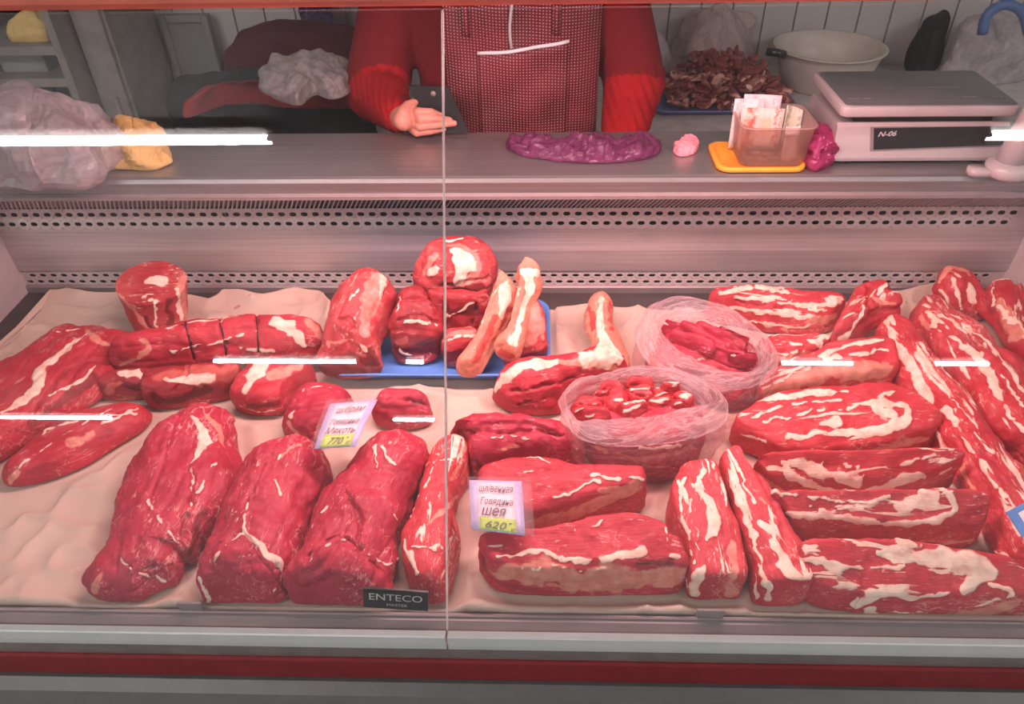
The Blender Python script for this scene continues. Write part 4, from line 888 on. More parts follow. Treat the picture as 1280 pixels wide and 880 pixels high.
meat('rib_rack', 'bony rib end with a tan fat patch in the back corner of the deck',
     [(1226, 372), (1236, 352), (1247, 345), (1260, 346), (1266, 358), (1296, 362), (1296, 462), (1268, 440), (1254, 422), (1246, 402), (1236, 388)], .06, M_RIB,
     [('mem', [(1248, 375), (1258, 395), (1268, 418)], [8, 16, 18]), ('fat', [(1248, 384), (1264, 402)], [6, 10]), ('fat', [(1244, 352), (1257, 350)], 6), ('fat', [(1240, 360), (1240, 380)], 3), ('dark', [(1232, 368), (1240, 390)], 8, .6)], tilt=.03, n=2.5)

# ------------------------------------------------------------------ the cloth that lines the deck
def interp(xs, pts): return np.interp(xs, [p[0] for p in pts], [p[1] for p in pts])
bk = [(-60, 470), (0, 436), (30, 405), (62, 368), (85, 364), (110, 371), (145, 373), (240, 373), (262, 377), (285, 367), (330, 373), (370, 364),
      (400, 367), (415, 385), (500, 388), (690, 381), (735, 387), (830, 388), (1000, 385), (1100, 375), (1130, 364), (1165, 358), (1215, 362), (1300, 380)]
bw = np.array([W(x, y, .012) for x, y in bk])
NX, NY = 420, 150
X = np.linspace(-.99, .87, NX); yb = np.interp(X, bw[:, 0], bw[:, 1])
G = np.zeros((NY, NX, 3))
for j in range(NY):
    s_ = j / (NY - 1); Y = .5345 + (yb - .5345) * s_
    G[j, :, 0] = X; G[j, :, 1] = Y
fl = G.reshape(-1, 3).copy()
q1 = vnoise(fl * [7, 9, 1], 1); q2 = vnoise(fl * [16, 22, 1] + q1[:, None] * .6, 2); q3 = vnoise(fl * [45, 40, 1], 3)
z = .006 + .0055 * q1 + .009 * (1 - np.abs(q2)) ** 4 + .0007 * q3
sj = np.repeat(np.linspace(0, 1, NY), NX)
z += np.clip((sj - .93) / .07, 0, 1) ** 1.5 * (.012 + .012 * vnoise(fl * [14, 0, 0], 5))           # the back hem curls up
hump = np.exp(-((fl[:, 0] - .21) / .20) ** 2) * .016 + .011 + .004 * vnoise(fl * [9, 0, 0], 6)
z += np.clip((.10 - sj) / .10, 0, 1) ** 1.3 * hump                                                    # the front hem rides up the lip
from mathutils.geometry import intersect_point_tri_2d
free = np.ones(len(fl))                                   # the cloth is pressed flat under each piece
for pg in FOOT:
    e_ = (fl[:, 0] > pg[:, 0].min() - .03) & (fl[:, 0] < pg[:, 0].max() + .03) & (fl[:, 1] > pg[:, 1].min() - .03) & (fl[:, 1] < pg[:, 1].max() + .03)
    ix = np.nonzero(e_)[0]
    if not len(ix): continue
    p = fl[ix, :2]; a_, b_ = pg, np.roll(pg, -1, 0)
    cr = ((a_[None, :, 1] > p[:, None, 1]) != (b_[None, :, 1] > p[:, None, 1])) & (p[:, None, 0] < (b_[None, :, 0] - a_[None, :, 0]) * (p[:, None, 1] - a_[None, :, 1]) / (b_[None, :, 1] - a_[None, :, 1] + 1e-12) + a_[None, :, 0])
    ins = cr.sum(1) % 2 == 1
    dd = np.sqrt(((p[:, None] - pg[None]) ** 2).sum(2)).min(1)
    free[ix] = np.minimum(free[ix], np.where(ins, 0, np.clip((dd - .006) / .022, 0, 1)))
z = .0012 + (z - .0012) * np.maximum(free, np.clip((.010 - sj) / .008, 0, 1))
G[:, :, 2] = np.clip(z, .0012, .034).reshape(NY, NX)
G[0, :, 2] = .0018; G[0, :, 1] = .5342; G[1, :, 1] = .5350   # the hem turns down behind the lip
i0 = (np.arange(NY - 1)[:, None] * NX + np.arange(NX - 1)[None]).ravel()
cl = link('liner_cloth', gmesh('liner_cloth', G.reshape(-1, 3) - [0, .9, 0], np.stack([i0, i0 + 1, i0 + 1 + NX, i0 + NX], 1)), M_CLOTH, None, (0, .9, 0))
md = cl.modifiers.new('thickness', 'SOLIDIFY'); md.thickness = .0012; md.offset = -1
tag(cl, 'wrinkled beige cloth lining the deck of the case under the meat', 'cloth')

# ------------------------------------------------------------------ price tags
def price_tag(name, label, TL, TR, BR, BL, Z, lines, price, left_tint, right_extra):
    """flat tag in a clear sleeve; corners read in the photograph, heights Z for each corner"""
    c = [W(p[0], p[1], z) for p, z in zip((TL, TR, BR, BL), Z)]
    root = thing(name, label, 'price tag', tuple(sum(c) / 4), None)
    nn = np.cross(c[1] - c[0], c[3] - c[0]); nn = -nn / np.linalg.norm(nn)
    if nn[2] < 0: nn = -nn
    def B(s, t): # s across, t down
        bow = nn * (.006 * math.sin(math.pi * t) * .5)
        return (c[0] * (1 - s) + c[1] * s) * (1 - t) + (c[3] * (1 - s) + c[2] * s) * t + bow
    def sheet(nm, s0, s1, t0, t1, lift, mat, th=.0006, ns=6):
        v, f = [], []
        for i in range(ns + 1):
            for j in range(ns + 1):
                v.append(B(s0 + (s1 - s0) * i / ns, t0 + (t1 - t0) * j / ns) + nn * lift)
        n1 = len(v); v += [q - nn * th for q in v[:n1]]; w = ns + 1
        for i in range(ns):
            for j in range(ns):
                a = i * w + j; f += [(a, a + 1, a + w + 1, a + w), (n1 + a, n1 + a + w, n1 + a + w + 1, n1 + a + 1)]
        bd = [i * w for i in range(w)] + [ns * w + j for j in range(1, w)] + [i * w + ns for i in range(ns - 1, -1, -1)] + list(range(ns - 1, 0, -1))
        f += [(bd[i], bd[(i + 1) % len(bd)], n1 + bd[(i + 1) % len(bd)], n1 + bd[i]) for i in range(len(bd))]
        return put(nm, v, f, mat, root, True)
    sheet('backing_card', left_tint[0], left_tint[1], .0, .985, .0, M_LILAC)
    sheet('paper', left_tint[0] + .11, left_tint[1] - .12, .05, .97, .0012, M_PAPER)
    s0, s1 = left_tint[0] + .13, left_tint[1] - .13
    sheet('price_strip', s0, s1, .755, .975, .0022, M_LIME)
    sheet('clear_sleeve', 0, 1, -.02, 1.0, .0062, M_TAGFILM)
    def write(txt, sa, sb, ta, tb, mat, bold=.004):
        v, f = text_vf(txt, 1, 1, .35, bold)
        q = [B(sa + (sb - sa) * a[0], tb + (ta - tb) * a[1]) + nn * .0032 for a in v]
        put('handwriting', q, f, mat, root)
    for txt, sa, sb, ta, tb in lines: write(txt, s0 + (s1 - s0) * sa, s0 + (s1 - s0) * sb, ta, tb, M_INK)
    for txt, sa, sb, ta, tb in price: write(txt, s0 + (s1 - s0) * sa, s0 + (s1 - s0) * sb, ta, tb, M_INK2)
    return root
price_tag('price_tag', 'slanted handwritten price tag with lime strip reading 770', (409, 505), (474, 499), (446, 559), (389, 562), (.105, .105, .098, .098),
          [('ш/брам', .12, .98, .14, .34), ('Говядина', .06, .98, .43, .58), ('Мякоть', .02, .98, .61, .75)],
          [('770', .22, .72, .82, .95), ('кг', .82, .98, .90, .96), ('-', .80, .86, .82, .84)], (.06, .97), None)
price_tag('price_tag', 'upright handwritten price tag with lime strip reading 620', (584, 600), (663, 602), (668, 672), (587, 662), (.105, .100, .092, .095),
          [('шл/венная', .02, .98, .12, .28), ('Говядина', .04, .95, .39, .55), ('шея', .06, .75, .58, .74)],
          [('620', .15, .74, .83, .95), ('кг', .84, .98, .92, .97), ('-', .80, .88, .83, .85)], (.03, .86), None)
c = [W(1258, 640, .10), W(1292, 622, .10), W(1300, 650, .09), W(1279, 672, .09)]
tg = put('price_tag', c + [q - np.array([0, 0, .0015]) for q in c], [(3, 2, 1, 0), (4, 5, 6, 7), (0, 1, 5, 4), (1, 2, 6, 5), (2, 3, 7, 6), (3, 0, 4, 7)], M_TAGBLUE)
tag(tg, 'blue-edged tag lying on the ragged rib rack', 'price tag')
c2 = [c[0] * .5 + c[2] * .5 + (q - (c[0] + c[2]) / 2) * .62 + np.array([.006, 0, .0012]) for q in c]
put('tag_window', c2 + [q - np.array([0, 0, .001]) for q in c2], [(3, 2, 1, 0), (4, 5, 6, 7), (0, 1, 5, 4), (1, 2, 6, 5), (2, 3, 7, 6), (3, 0, 4, 7)], M_PAPER, tg)
print('meat done')

# ------------------------------------------------------------------ on the worktop
WT = .2775
def crumple(name, label, cat, out, h, mat, z0, amp=.012, n=2.4, zf=.1, zb=.8, freq=22, seed=1, parent=None, lean=0.0, spine=None, group=None, facet=.55):
    """crumpled sheet goods: a lump folded by ridged noise"""
    v, q, k, N, axs = lump_vf(out, h, n, zf, zb, 0, z0, 1, seed, spine, facet, lean); FOOT.pop()
    vn = normals(v, q); up = np.clip((v[:, 2] - z0) / .02, 0.15, 1)
    w = v + .02 * np.stack([vnoise(v * freq * .5, seed + 5 + i) for i in range(3)], 1)
    rs_ = np.random.RandomState(seed); fo = 0
    for i in range(9):
        dv = rs_.normal(size=3); dv /= np.linalg.norm(dv); fq = freq * rs_.uniform(.45, 1.8)
        xx_ = w @ dv * fq + rs_.uniform(0, 9) + .35 * vnoise(v * freq * .35, seed + 30 + i)
        fo = fo + (np.abs(xx_ - np.floor(xx_) - .5) * 4 - 1) / (fq / freq)
    fo = fo / 3.2 + (rs_.uniform(-.10, .10, len(v)) if facet < .9 else 0)
    r1 = 1 - np.abs(vnoise(w * freq, seed)) * 2; r2 = 1 - np.abs(vnoise(w * freq * 2.1, seed + 1)) * 2; r3 = 1 - np.abs(vnoise(w * freq * 4.5, seed + 2)) * 2
    r4 = 1 - np.abs(vnoise(w * freq * 8.5, seed + 3)) * 2
    v = v + vn * (amp * (fo * .95 + r1 * .12 + r3 * .04) * up)[:, None]; v[:, 2] = np.maximum(v[:, 2], z0 + .0003)
    o = np.r_[v[:, :2].mean(0), z0] if parent is None else off(parent)
    tri_ = facet < .9
    ob = link(name, gmesh(name, v - o, q, not tri_), mat, parent, (0, 0, 0) if parent is not None else o)
    if parent is None: tag(ob, label, cat, group)
    return ob
crumple('plastic_bag', 'large crumpled white plastic bag on the worktop beside the yellow rag', 'plastic bag',
        [(-30, 150), (-5, 120), (25, 111), (58, 106), (68, 118), (90, 113), (116, 120), (130, 140), (150, 160), (125, 178), (120, 208), (100, 226), (60, 222), (35, 233), (0, 226), (-30, 220)], .135, M_WBAG, WT, .022, 2.0, seed=61, freq=11, facet=.30)
crumple('rag', 'yellow crumpled rag on the worktop by the white plastic bag', 'rag',
        [(136, 200), (142, 184), (162, 166), (186, 148), (204, 160), (213, 190), (196, 207), (165, 210), (140, 208)], .06, M_YELLOW, WT, .015, 2.0, seed=62, freq=20, facet=.6)
crumple('plastic_bag', 'flattened shiny purple plastic bag lying on the worktop before the person', 'plastic bag',
        [(632, 174), (641, 165), (690, 167), (760, 169), (815, 166), (829, 176), (820, 190), (790, 200), (740, 204), (690, 199), (650, 189)], .024, M_PURPLE, WT, .007, 2.2, seed=63, freq=38)
crumple('plastic_scrap', 'small bright pink crumpled scrap on the worktop beside the cash tub', 'plastic scrap',
        [(842, 186), (850, 172), (864, 168), (873, 178), (867, 190), (851, 195)], .022, M_PINK, WT, .005, 2.2, seed=64, freq=60)
crumple('plastic_bag', 'magenta crumpled plastic bag squeezed between the cash tub and the scale', 'plastic bag',
        [(1004, 165), (1014, 153), (1030, 160), (1047, 174), (1046, 192), (1032, 205), (1018, 212), (1005, 196)], .055, M_MAGENTA, WT, .009, 2.2, seed=65, freq=36)

# cash tub on its orange lid
lx0, lx1 = W(890, 200, WT)[0], W(1002, 205, WT)[0]; ly0, ly1 = W(950, 217, WT)[1], W(930, 182, WT)[1]
def rr3(x0, x1, y0, y1, r, z): return [(x, y, z) for x, y in rrect(x0, x1, y0, y1, r, 6)]
lid = ring_stack('tub_lid', [rr3(lx0 + .004, lx1 - .004, ly0 + .004, ly1 - .004, .02, WT), rr3(lx0, lx1, ly0, ly1, .022, WT + .002), rr3(lx0, lx1, ly0, ly1, .022, WT + .008), rr3(lx0 + .003, lx1 - .003, ly0 + .003, ly1 - .003, .02, WT + .0095),
       rr3(lx0 + .006, lx1 - .006, ly0 + .006, ly1 - .006, .018, WT + .0095), rr3(lx0 + .009, lx1 - .009, ly0 + .009, ly1 - .009, .016, WT + .005)], M_YLID, None, True, True)
tag(lid, 'orange plastic lid lying under the cash tub', 'lid')
bx0, bx1 = W(922, 208, WT)[0], W(1003, 208, WT)[0]; by0, by1 = ly0 + .012, ly1 - .002; bz = WT + .0062
def tub_ring(g, z): return rr3(bx0 - g, bx1 + g, by0 - g * .6, by1 + g * .6, .018 + g * .3, z)
tub = ring_stack('cash_tub', [tub_ring(-.004, bz), tub_ring(0, bz + .002), tub_ring(.006, bz + .066), tub_ring(.0095, bz + .0665), tub_ring(.0095, bz + .069), tub_ring(.005, bz + .0695), tub_ring(-.0015, bz + .003), tub_ring(-.005, bz + .0018)], M_TUB, None, True, True)
tag(tub, 'frosted plastic tub of banknotes and coins on an orange lid', 'tub')
def note_mat(name, base, band, patch):
    t = NT(name); g = t.n('SeparateXYZ', {0: t.n('TexCoord').outputs['Generated']})
    x, z = g.outputs[0], g.outputs[2]
    c = t.mix(t.step(t.noise(220, 4), .4, .7), base, tuple(q * .85 for q in base[:3]) + (1,))
    m = t.math('MULTIPLY', t.step(x, .05, .12), t.math('SUBTRACT', 1, t.step(x, .30, .42)))
    c = t.mix(t.math('MULTIPLY', m, t.step(t.noise(90, 4), .35, .6)), c, band)
    m2 = t.math('MULTIPLY', t.math('MULTIPLY', t.step(x, .4, .5), t.math('SUBTRACT', 1, t.step(x, .7, .76))), t.math('MULTIPLY', t.step(z, .3, .4), t.math('SUBTRACT', 1, t.step(z, .7, .8))))
    c = t.mix(t.math('MULTIPLY', m2, .7), c, patch)
    m3 = t.math('MULTIPLY', t.step(x, .76, .8), t.math('SUBTRACT', 1, t.step(x, .92, .95)))
    c = t.mix(t.math('MULTIPLY', m3, t.math('MULTIPLY', t.step(t.noise(160, 3), .45, .55), .8)), c, band)
    return t.done(t.pbr(Base_Color=c, Roughness=.7))
M_NOTE = note_mat('orange_banknote', rgb(.80, .70, .62), rgb(.55, .16, .10), rgb(.85, .55, .35))
M_NOTE2 = note_mat('pale_banknote', rgb(.80, .76, .76), rgb(.50, .46, .50), rgb(.75, .70, .72))
M_NOTE3 = note_mat('green_banknote', rgb(.62, .62, .50), rgb(.30, .32, .22), rgb(.6, .6, .45))
def banknote(label, p0, p1, Y, mat, z0, bow):
    a, b = V(p0[0], p0[1], Y), V(p1[0], p1[1], Y); v, f = [], []
    for j in range(5):
        for i in range(9):
            u, w = i / 8, j / 4; x = a[0] + (b[0] - a[0]) * u; z = z0 + (max(a[2], b[2]) - z0) * w
            v.append((x, Y + bow * math.sin(math.pi * u) + .008 * w, z + (b[2] - a[2]) * (u - .5) * w * .6))
    n1 = len(v); v += [(x, y + .0012, z) for x, y, z in v]
    for j in range(4):
        for i in range(8): q = j * 9 + i; f += [(q, q + 1, q + 10, q + 9), (n1 + q, n1 + q + 9, n1 + q + 10, n1 + q + 1)]
    bd = list(range(9)) + [9 * j + 8 for j in range(1, 5)] + list(range(43, 35, -1)) + [9 * j for j in range(3, 0, -1)]
    f += [(bd[i], n1 + bd[i], n1 + bd[(i + 1) % len(bd)], bd[(i + 1) % len(bd)]) for i in range(len(bd))]
    return tag(put('banknote', v, f, mat, None, True), label, 'banknote', 'banknotes in the cash tub')
ym = (by0 + by1) / 2
banknote('pale banknote standing at the back of the cash tub', (932, 121), (979, 124), ym + .024, M_NOTE2, bz + .006, .002)
banknote('pale banknote peeking out behind the orange-printed note in the tub', (920, 126), (958, 127), ym + .014, M_NOTE2, bz + .006, .001)
banknote('orange-printed banknote standing foremost in the cash tub', (929, 138), (983, 140), ym + .004, M_NOTE, bz + .006, .002)
banknote('rumpled greenish banknote at the corner of the cash tub', (985, 137), (1004, 148), ym + .010, M_NOTE3, bz + .006, .006)
banknote('white slip of paper folded against the inner corner of the tub', (984, 162), (1003, 160), by0 + .012, M_NOTE2, bz + .006, -.004)
M_COIN = plain('coin_metal', rgb(.42, .30, .20), .35, .8)
for i, (u, w) in enumerate(((.18, .25), (.38, .2), (.58, .28), (.3, .5), (.5, .45), (.75, .35))):
    o = lathe('coin', [(0.0001, 0), (.0105, 0), (.011, .0006), (.0105, .0018), (.0001, .0018)], (bx0 + (bx1 - bx0) * u, by0 + .012 + (by1 - by0 - .03) * w * .9, bz + .0040 + (i // 3) * .0022), M_COIN, None, 20)
    tag(o, 'coin lying on the bottom of the cash tub', 'coin', 'coins in the cash tub')

# electronic scale
PZ = .379
sx0, sx1 = W(1054, 133, PZ)[0], W(1276, 130, PZ)[0]; sy0 = W(1060, 134, PZ)[1]; sy1 = W(1010, 92, PZ)[1] + .01
sc = thing('counter_scale', 'white electronic counter scale with grey steel platter on the worktop', 'scale', ((sx0 + sx1) / 2, (sy0 + sy1) / 2, WT))
extrude_x('body', [(sy0 + .004, .284), (sy0 + .002, .290), (sy0 + .010, .342), (sy0 + .016, .347), (sy1 - .02, .347), (sy1 - .01, .337), (sy1 - .01, .284)], sx0 + .002, sx1 - .002, M_WHITE, sc)
extrude_x('platter_support', [(sy0 + .02, .347), (sy1 - .03, .347), (sy1 - .03, .366), (sy0 + .02, .366)], sx0 + .03, sx1 - .03, M_BLACKP, sc)
pl = ring_stack('platter', [rr3(sx0, sx1, sy0, sy1, .012, .362), rr3(sx0 - .001, sx1 + .001, sy0 - .001, sy1 + .001, .013, .364), rr3(sx0 - .001, sx1 + .001, sy0 - .001, sy1 + .001, .013, .3765), rr3(sx0 + .0015, sx1 - .0015, sy0 + .0015, sy1 - .0015, .011, .379)], M_WHITE, sc, True, True)
ring_stack('platter_plate', [rr3(sx0 + .006, sx1 - .004, sy0 + .003, sy1 - .004, .009, .3785), rr3(sx0 + .007, sx1 - .005, sy0 + .004, sy1 - .005, .009, .3805)], M_PLATTER, sc, True, True)
def on_face(px, py):                          # the sloping front face of the scale
    P = V(px, py, sy0 + .006); zz = min(max(P[2], .290), .342); return np.array([P[0], sy0 + .002 + (zz - .290) / .052 * .008, zz])
nf = np.array([0, -.984, .175])
def face_plate(nm, corners, th, mat, par):
    c = [on_face(*q) for q in corners]; v = [q + nf * th for q in c] + [q - nf * .002 for q in c]
    return put(nm, v, [(0, 1, 2, 3), (7, 6, 5, 4), (0, 4, 5, 1), (1, 5, 6, 2), (2, 6, 7, 3), (3, 7, 4, 0)], mat, par)
face_plate('display_bezel', [(1087, 188), (1272, 182), (1272, 156), (1089, 159)], .0012, M_EDGE, sc)
dp = face_plate('display_window', [(1091, 186), (1270, 180), (1270, 158), (1093, 161)], .0022, M_BLACKP, sc)
O_ = on_face(1097, 171); u_ = on_face(1120, 170) - O_; wd_ = np.linalg.norm(u_); u_ /= wd_; up_ = np.cross(nf, u_)
text_on('lettering', 'N-06', O_, u_, up_, nf, 0, 0, wd_, .0085, M_MARK, dp, .3, .01, .0028)
for px, py, w in ((1140, 110, .095), (1062, 124, .042), (1240, 122, .03), (1205, 122, .03)):
    a = W(px, py, .3805); k_ = 0; n_ = int(w / .0045)
    v, f = [], []
    for i in range(n_):
        if rnd.random() < .15: continue
        b0 = len(v); x = a[0] + i * .0045; d = rnd.uniform(.002, .0036); v += [(x, a[1], .3811), (x + .0032, a[1], .3811), (x + .004, a[1] + d, .3811), (x + .001, a[1] + d, .3811)]; f.append((b0, b0 + 1, b0 + 2, b0 + 3))
    put('platter_marking', v, f, M_MARK, sc)
for x in (sx0 + .03, sx1 - .03):
    for y in (sy0 + .02, 1.36): lathe('foot', [(.012, 0), (.012, .005), (.009, .009)], (x, y, WT), M_BLACKP, sc, 16)
c = W(1256, 218, WT)
st = thing('stand_base', 'white plastic column foot on the worktop edge before the scale', 'stand', tuple(c))
lathe('round_foot', [(.030, 0), (.034, .004), (.034, .016), (.028, .022), (.020, .026)], c, M_WHITE, st, 32)
ring_stack('foot_lobe', [[(c[0] - .018 + x, c[1] + y, c[2] + z) for x, y in rrect(-.045, .0, -.014, .014, .012, 5)] for z in (.001, .012)] , M_WHITE, st, True, True)
v, f = tube_vf([(c[0], c[1], c[2] + .02), (c[0] + .006, c[1] + .003, c[2] + .07), (c[0] + .02, c[1] + .01, c[2] + .13), (c[0] + .025, c[1] + .012, c[2] + .30)], [.023, .021, .019, .018], 20); put('column', v, f, M_WHITE, st, True)

# ------------------------------------------------------------------ behind the counter
TB = .08
X0t = V(250, 120, 2.0)[0]
tbl = thing('back_table', 'pale work table against the panelled wall, loaded with meat scraps and bags', 'table', (.4, 2.1, -.72))
box('table_top', X0t, 1.75, 1.80, 2.355, TB - .035, TB, M_TABLE, tbl, .004)
for x in (X0t + .05, 1.68):
    for y in (1.84, 2.30): box('leg', x - .025, x + .025, y - .025, y + .025, -.72, TB - .035, M_EDGE, tbl)
# coat heap
coat = crumple('winter_coat', 'dark winter coat with red lining heaped on the table beside the person', 'coat',
        [(226, 168), (230, 142), (252, 118), (300, 102), (380, 96), (450, 104), (468, 140), (462, 168), (350, 170)], .15, M_JBLACK, TB, .010, 2.8, seed=71, freq=9, facet=1.0)
crumple('lining_fold', '', '', [(228, 146), (238, 122), (270, 106), (312, 97), (345, 103), (380, 112), (430, 112), (458, 116), (455, 126), (400, 126), (350, 124), (312, 112), (270, 120), (245, 138)], .05, M_JRED, TB + .11, .006, 2.2, seed=72, freq=14, parent=coat, facet=1.0)
crumple('hood', '', '', [(283, 102), (287, 76), (305, 55), (330, 38), (365, 25), (410, 36), (445, 52), (468, 72), (462, 98), (400, 104), (340, 106)], .13, M_JMAROON, TB + .10, .008, 2.4, seed=73, freq=12, parent=coat, facet=1.0)
crumple('plastic_bag', 'translucent grey plastic bag draped over the dark coat', 'plastic bag',
        [(320, 98), (330, 80), (355, 72), (385, 59), (410, 65), (438, 72), (442, 95), (432, 114), (412, 119), (396, 110), (384, 118), (374, 132), (356, 126), (332, 112)], .05, M_GBAG, TB + .205, .010, 2.2, seed=74, freq=20)
crumple('plastic_bag', 'dark purple tied bag behind the hood of the coat', 'plastic bag',
        [(384, 84), (384, 34), (394, 14), (414, 4), (418, 16), (420, 50), (420, 84)], .24, M_DPURP, TB, .012, 2.4, seed=75, freq=14, zb=1.0, zf=0)
crumple('wrapped_package', 'pale grey wrapped package between the coat and the person', 'package',
        [(440, 84), (440, 24), (444, 10), (466, 12), (474, 30), (474, 84)], .21, M_GBAG, TB, .005, 3, seed=76, freq=14, zb=1.0, zf=0)
# shelf unit, locker and board at the far side
xa, xb = V(-60, 60, 2.0)[0], V(100, 108, 2.0)[0]
sh = thing('shelf_unit', 'grey-brown shelf unit against the wall holding a yellow cloth', 'shelf', ((xa + xb) / 2, 2.15, -.72))
box('side_panel', xb - .02, xb, 1.98, 2.34, -.72, .75, M_SHELF, sh); box('side_panel', xa, xa + .02, 1.98, 2.34, -.72, .75, M_SHELF, sh)
box('back_board', xa, xb, 2.33, 2.345, -.72, .75, M_BOARD, sh)
for z in (-.45, -.15, V(40, 96, 2.0)[2], V(40, 50, 2.05)[2] + .002, .5): box('shelf_board', xa + .02, xb - .02, 1.985, 2.33, z - .022, z, M_SHELF, sh)
zs = V(40, 50, 2.05)[2] + .002
crumple('folded_cloth', 'yellow cloth lying on the shelf unit', 'cloth', [(12, 48), (16, 32), (40, 30), (50, 14), (62, 18), (62, 46), (40, 50)], .07, M_YELLOW, zs, .010, 2.2, seed=77, freq=18)
zs2 = V(40, 96, 2.0)[2]
bxs = box('storage_box', V(5, 70, 2.06)[0], V(62, 70, 2.06)[0], 2.03, 2.22, zs2 + .0005, zs2 + .055, M_BOARD, None, .006); tag(bxs, 'dull grey box on the lower board of the shelf unit', 'box')
xc = V(164, 120, 2.06)[0]
lk = thing('locker', 'grey-brown metal locker beside the shelf unit', 'locker', ((xb + xc) / 2, 2.2, -.72))
box('cabinet_body', xb + .006, xc, 2.06, 2.34, -.72, 1.0, M_SHELF, lk, .004); box('locker_door', xb + .014, xc - .008, 2.048, 2.062, -.66, .96, M_SHELF, lk, .003); box('door_handle', xc - .04, xc - .03, 2.036, 2.05, .02, .11, M_EDGE, lk, .002)
xd = V(272, 80, 2.30)[0]; zt = V(220, 18, 2.32)[2]
bd_ = thing('leaning_board', 'flat grey board with a rim standing against the panelled wall', 'board', ((xc + xd) / 2, 2.32, -.72))
box('sheet', xc + .02, xd, 2.318, 2.334, -.72, zt, M_BOARD, bd_)
for a, b, c_, d in ((xc + .02, xc + .04, -.72, zt), (xd - .02, xd, -.72, zt), (xc + .04, xd - .02, zt - .02, zt)): box('rim', a, b, 2.306, 2.320, c_, d, M_BOARD, bd_, .003)

# scraps of meat in a tray on the back table
tx0, tx1, ty0, ty1 = W(818, 146, TB)[0], W(992, 140, TB)[0], 1.95, 2.16
tr2 = tray('scrap_tray', '', tx0, tx1, ty0, ty1, TB + .0005, M_BLUE2, .018, .03)
tag(tr2, 'pale blue tray heaped with meat scraps on the back table', 'tray')
base_meshes = []
for i in range(5):
    a = np.linspace(0, 6.283, 26, endpoint=False); v = []
    L1, L2, L3 = rnd.uniform(.024, .034), rnd.uniform(.011, .016), rnd.uniform(.007, .011)
    for j in range(14):
        p = math.pi * j / 13
        for t_ in a: v.append((L1 * math.cos(p), L2 * math.sin(p) * math.cos(t_), L3 * math.sin(p) * math.sin(t_) + .25 * L1 * math.cos(p) ** 2 * rnd.choice([1])))
    v = np.array(v); v += .006 * np.stack([vnoise(v * 60, 90 + i * 3 + k) for k in range(3)], 1)
    ii = (np.arange(13)[:, None] * 26 + np.arange(26)[None]); jj = (np.arange(13)[:, None] * 26 + (np.arange(26) + 1)[None] % 26)
    me = gmesh('meat_scrap', v, np.stack([ii, jj, jj + 26, ii + 26], -1).reshape(-1, 4)); me.materials.append(M_SCRAP)
    if len(me.vertices) == len(v):
        me.attributes.new('fat', 'FLOAT', 'POINT').data.foreach_set('value', np.clip(vnoise(v * 45, 200 + i) * 1.2, 0, 1).astype(np.float32))
        me.attributes.new('mem', 'FLOAT', 'POINT').data.foreach_set('value', np.clip(vnoise(v * 40, 220 + i), 0, 1).astype(np.float32))
        me.attributes.new('fib', 'FLOAT_VECTOR', 'POINT').data.foreach_set('vector', v.astype(np.float32).ravel())
    base_meshes.append(me)
for i in range(190):
    lay = (0, 0, 1, 1, 2, 2, 3, 3, 4, 5)[i % 10]; r = math.sqrt(rnd.random()) * (1 - lay * .11); a = rnd.uniform(0, 6.283)
    x = (tx0 + tx1) / 2 + math.cos(a) * r * ((tx1 - tx0) / 2 + .005); y = 2.055 + math.sin(a) * r * .105
    z = TB + .022 + lay * .019 * (1.15 - r * .4)
    o = link('meat_scrap', base_meshes[i % 5], None, None, (x, y, z)); o.rotation_euler = (rnd.uniform(-1.3, 1.3), rnd.uniform(-.5, .5), rnd.uniform(0, 6.28)); s1 = rnd.uniform(.75, 1.1); o.scale = (s1, s1, s1)
    tag(o, 'small dark meat scrap in the heap on the back table', 'meat scrap', 'meat scraps heaped on the back table tray')
crumple('plastic_bag', 'cloudy pinkish plastic bag standing behind the meat scraps', 'plastic bag',
        [(838, 84), (838, 66), (858, 40), (880, 28), (910, 28), (930, 46), (938, 72), (936, 84), (885, 86)], .19, film('pinkish_bag_film', rgb(.62, .50, .47), .75, .3, 30, .4), TB, .012, 2.2, seed=81, freq=14, zb=1.0, zf=.0)
crumple('plastic_bag', 'white plastic bag tucked between the person and the scrap heap', 'plastic bag',
        [(796, 110), (797, 66), (812, 50), (828, 60), (832, 84), (828, 110)], .15, M_WBAG, TB, .010, 2.3, seed=82, freq=18, zb=1.0, zf=.0)
bc = V(1034, 64, 2.19); bc = np.array([bc[0] + .004, 2.19, TB + .0005]); bh = V(1031, 60, 2.17)[2] - TB
bs = thing('basin', 'round cream plastic basin on the back table behind the scale', 'basin', tuple(bc))
lathe('bowl', [(.0001, 0), (.105, 0), (.112, .004), (.138, bh - .02), (.141, bh - .004), (.150, bh - .003), (.152, bh), (.149, bh + .002), (.137, bh), (.132, bh - .03), (.106, .008), (.0001, .006)], bc, M_BASIN, bs, 48)
hx = V(966, 61, 2.12); tube('handle', [(hx[0] - .012, 2.13, TB + bh + .004), (hx[0] + .012, 2.12, TB + bh + .004), (hx[0] + .035, 2.12, TB + bh - .002)], .011, M_BLACKP, bs, 10)
crumple('cloth_bag', 'black cloth bundle on the back table behind the scale', 'bundle', [(1132, 84), (1144, 60), (1168, 40), (1174, 32), (1174, 60), (1172, 84)], .16, M_JBLACK, TB, .010, 2.2, seed=83, freq=12, zb=1.0, zf=0, facet=1.0)
wb = crumple('shopping_bag', 'white plastic bag with a blue handle beside the black bundle', 'plastic bag', [(1190, 86), (1190, 46), (1204, 32), (1240, 28), (1290, 30), (1310, 44), (1310, 86)], .17, M_WBAG, TB, .012, 2.6, seed=84, freq=12, zb=1.0, zf=0)
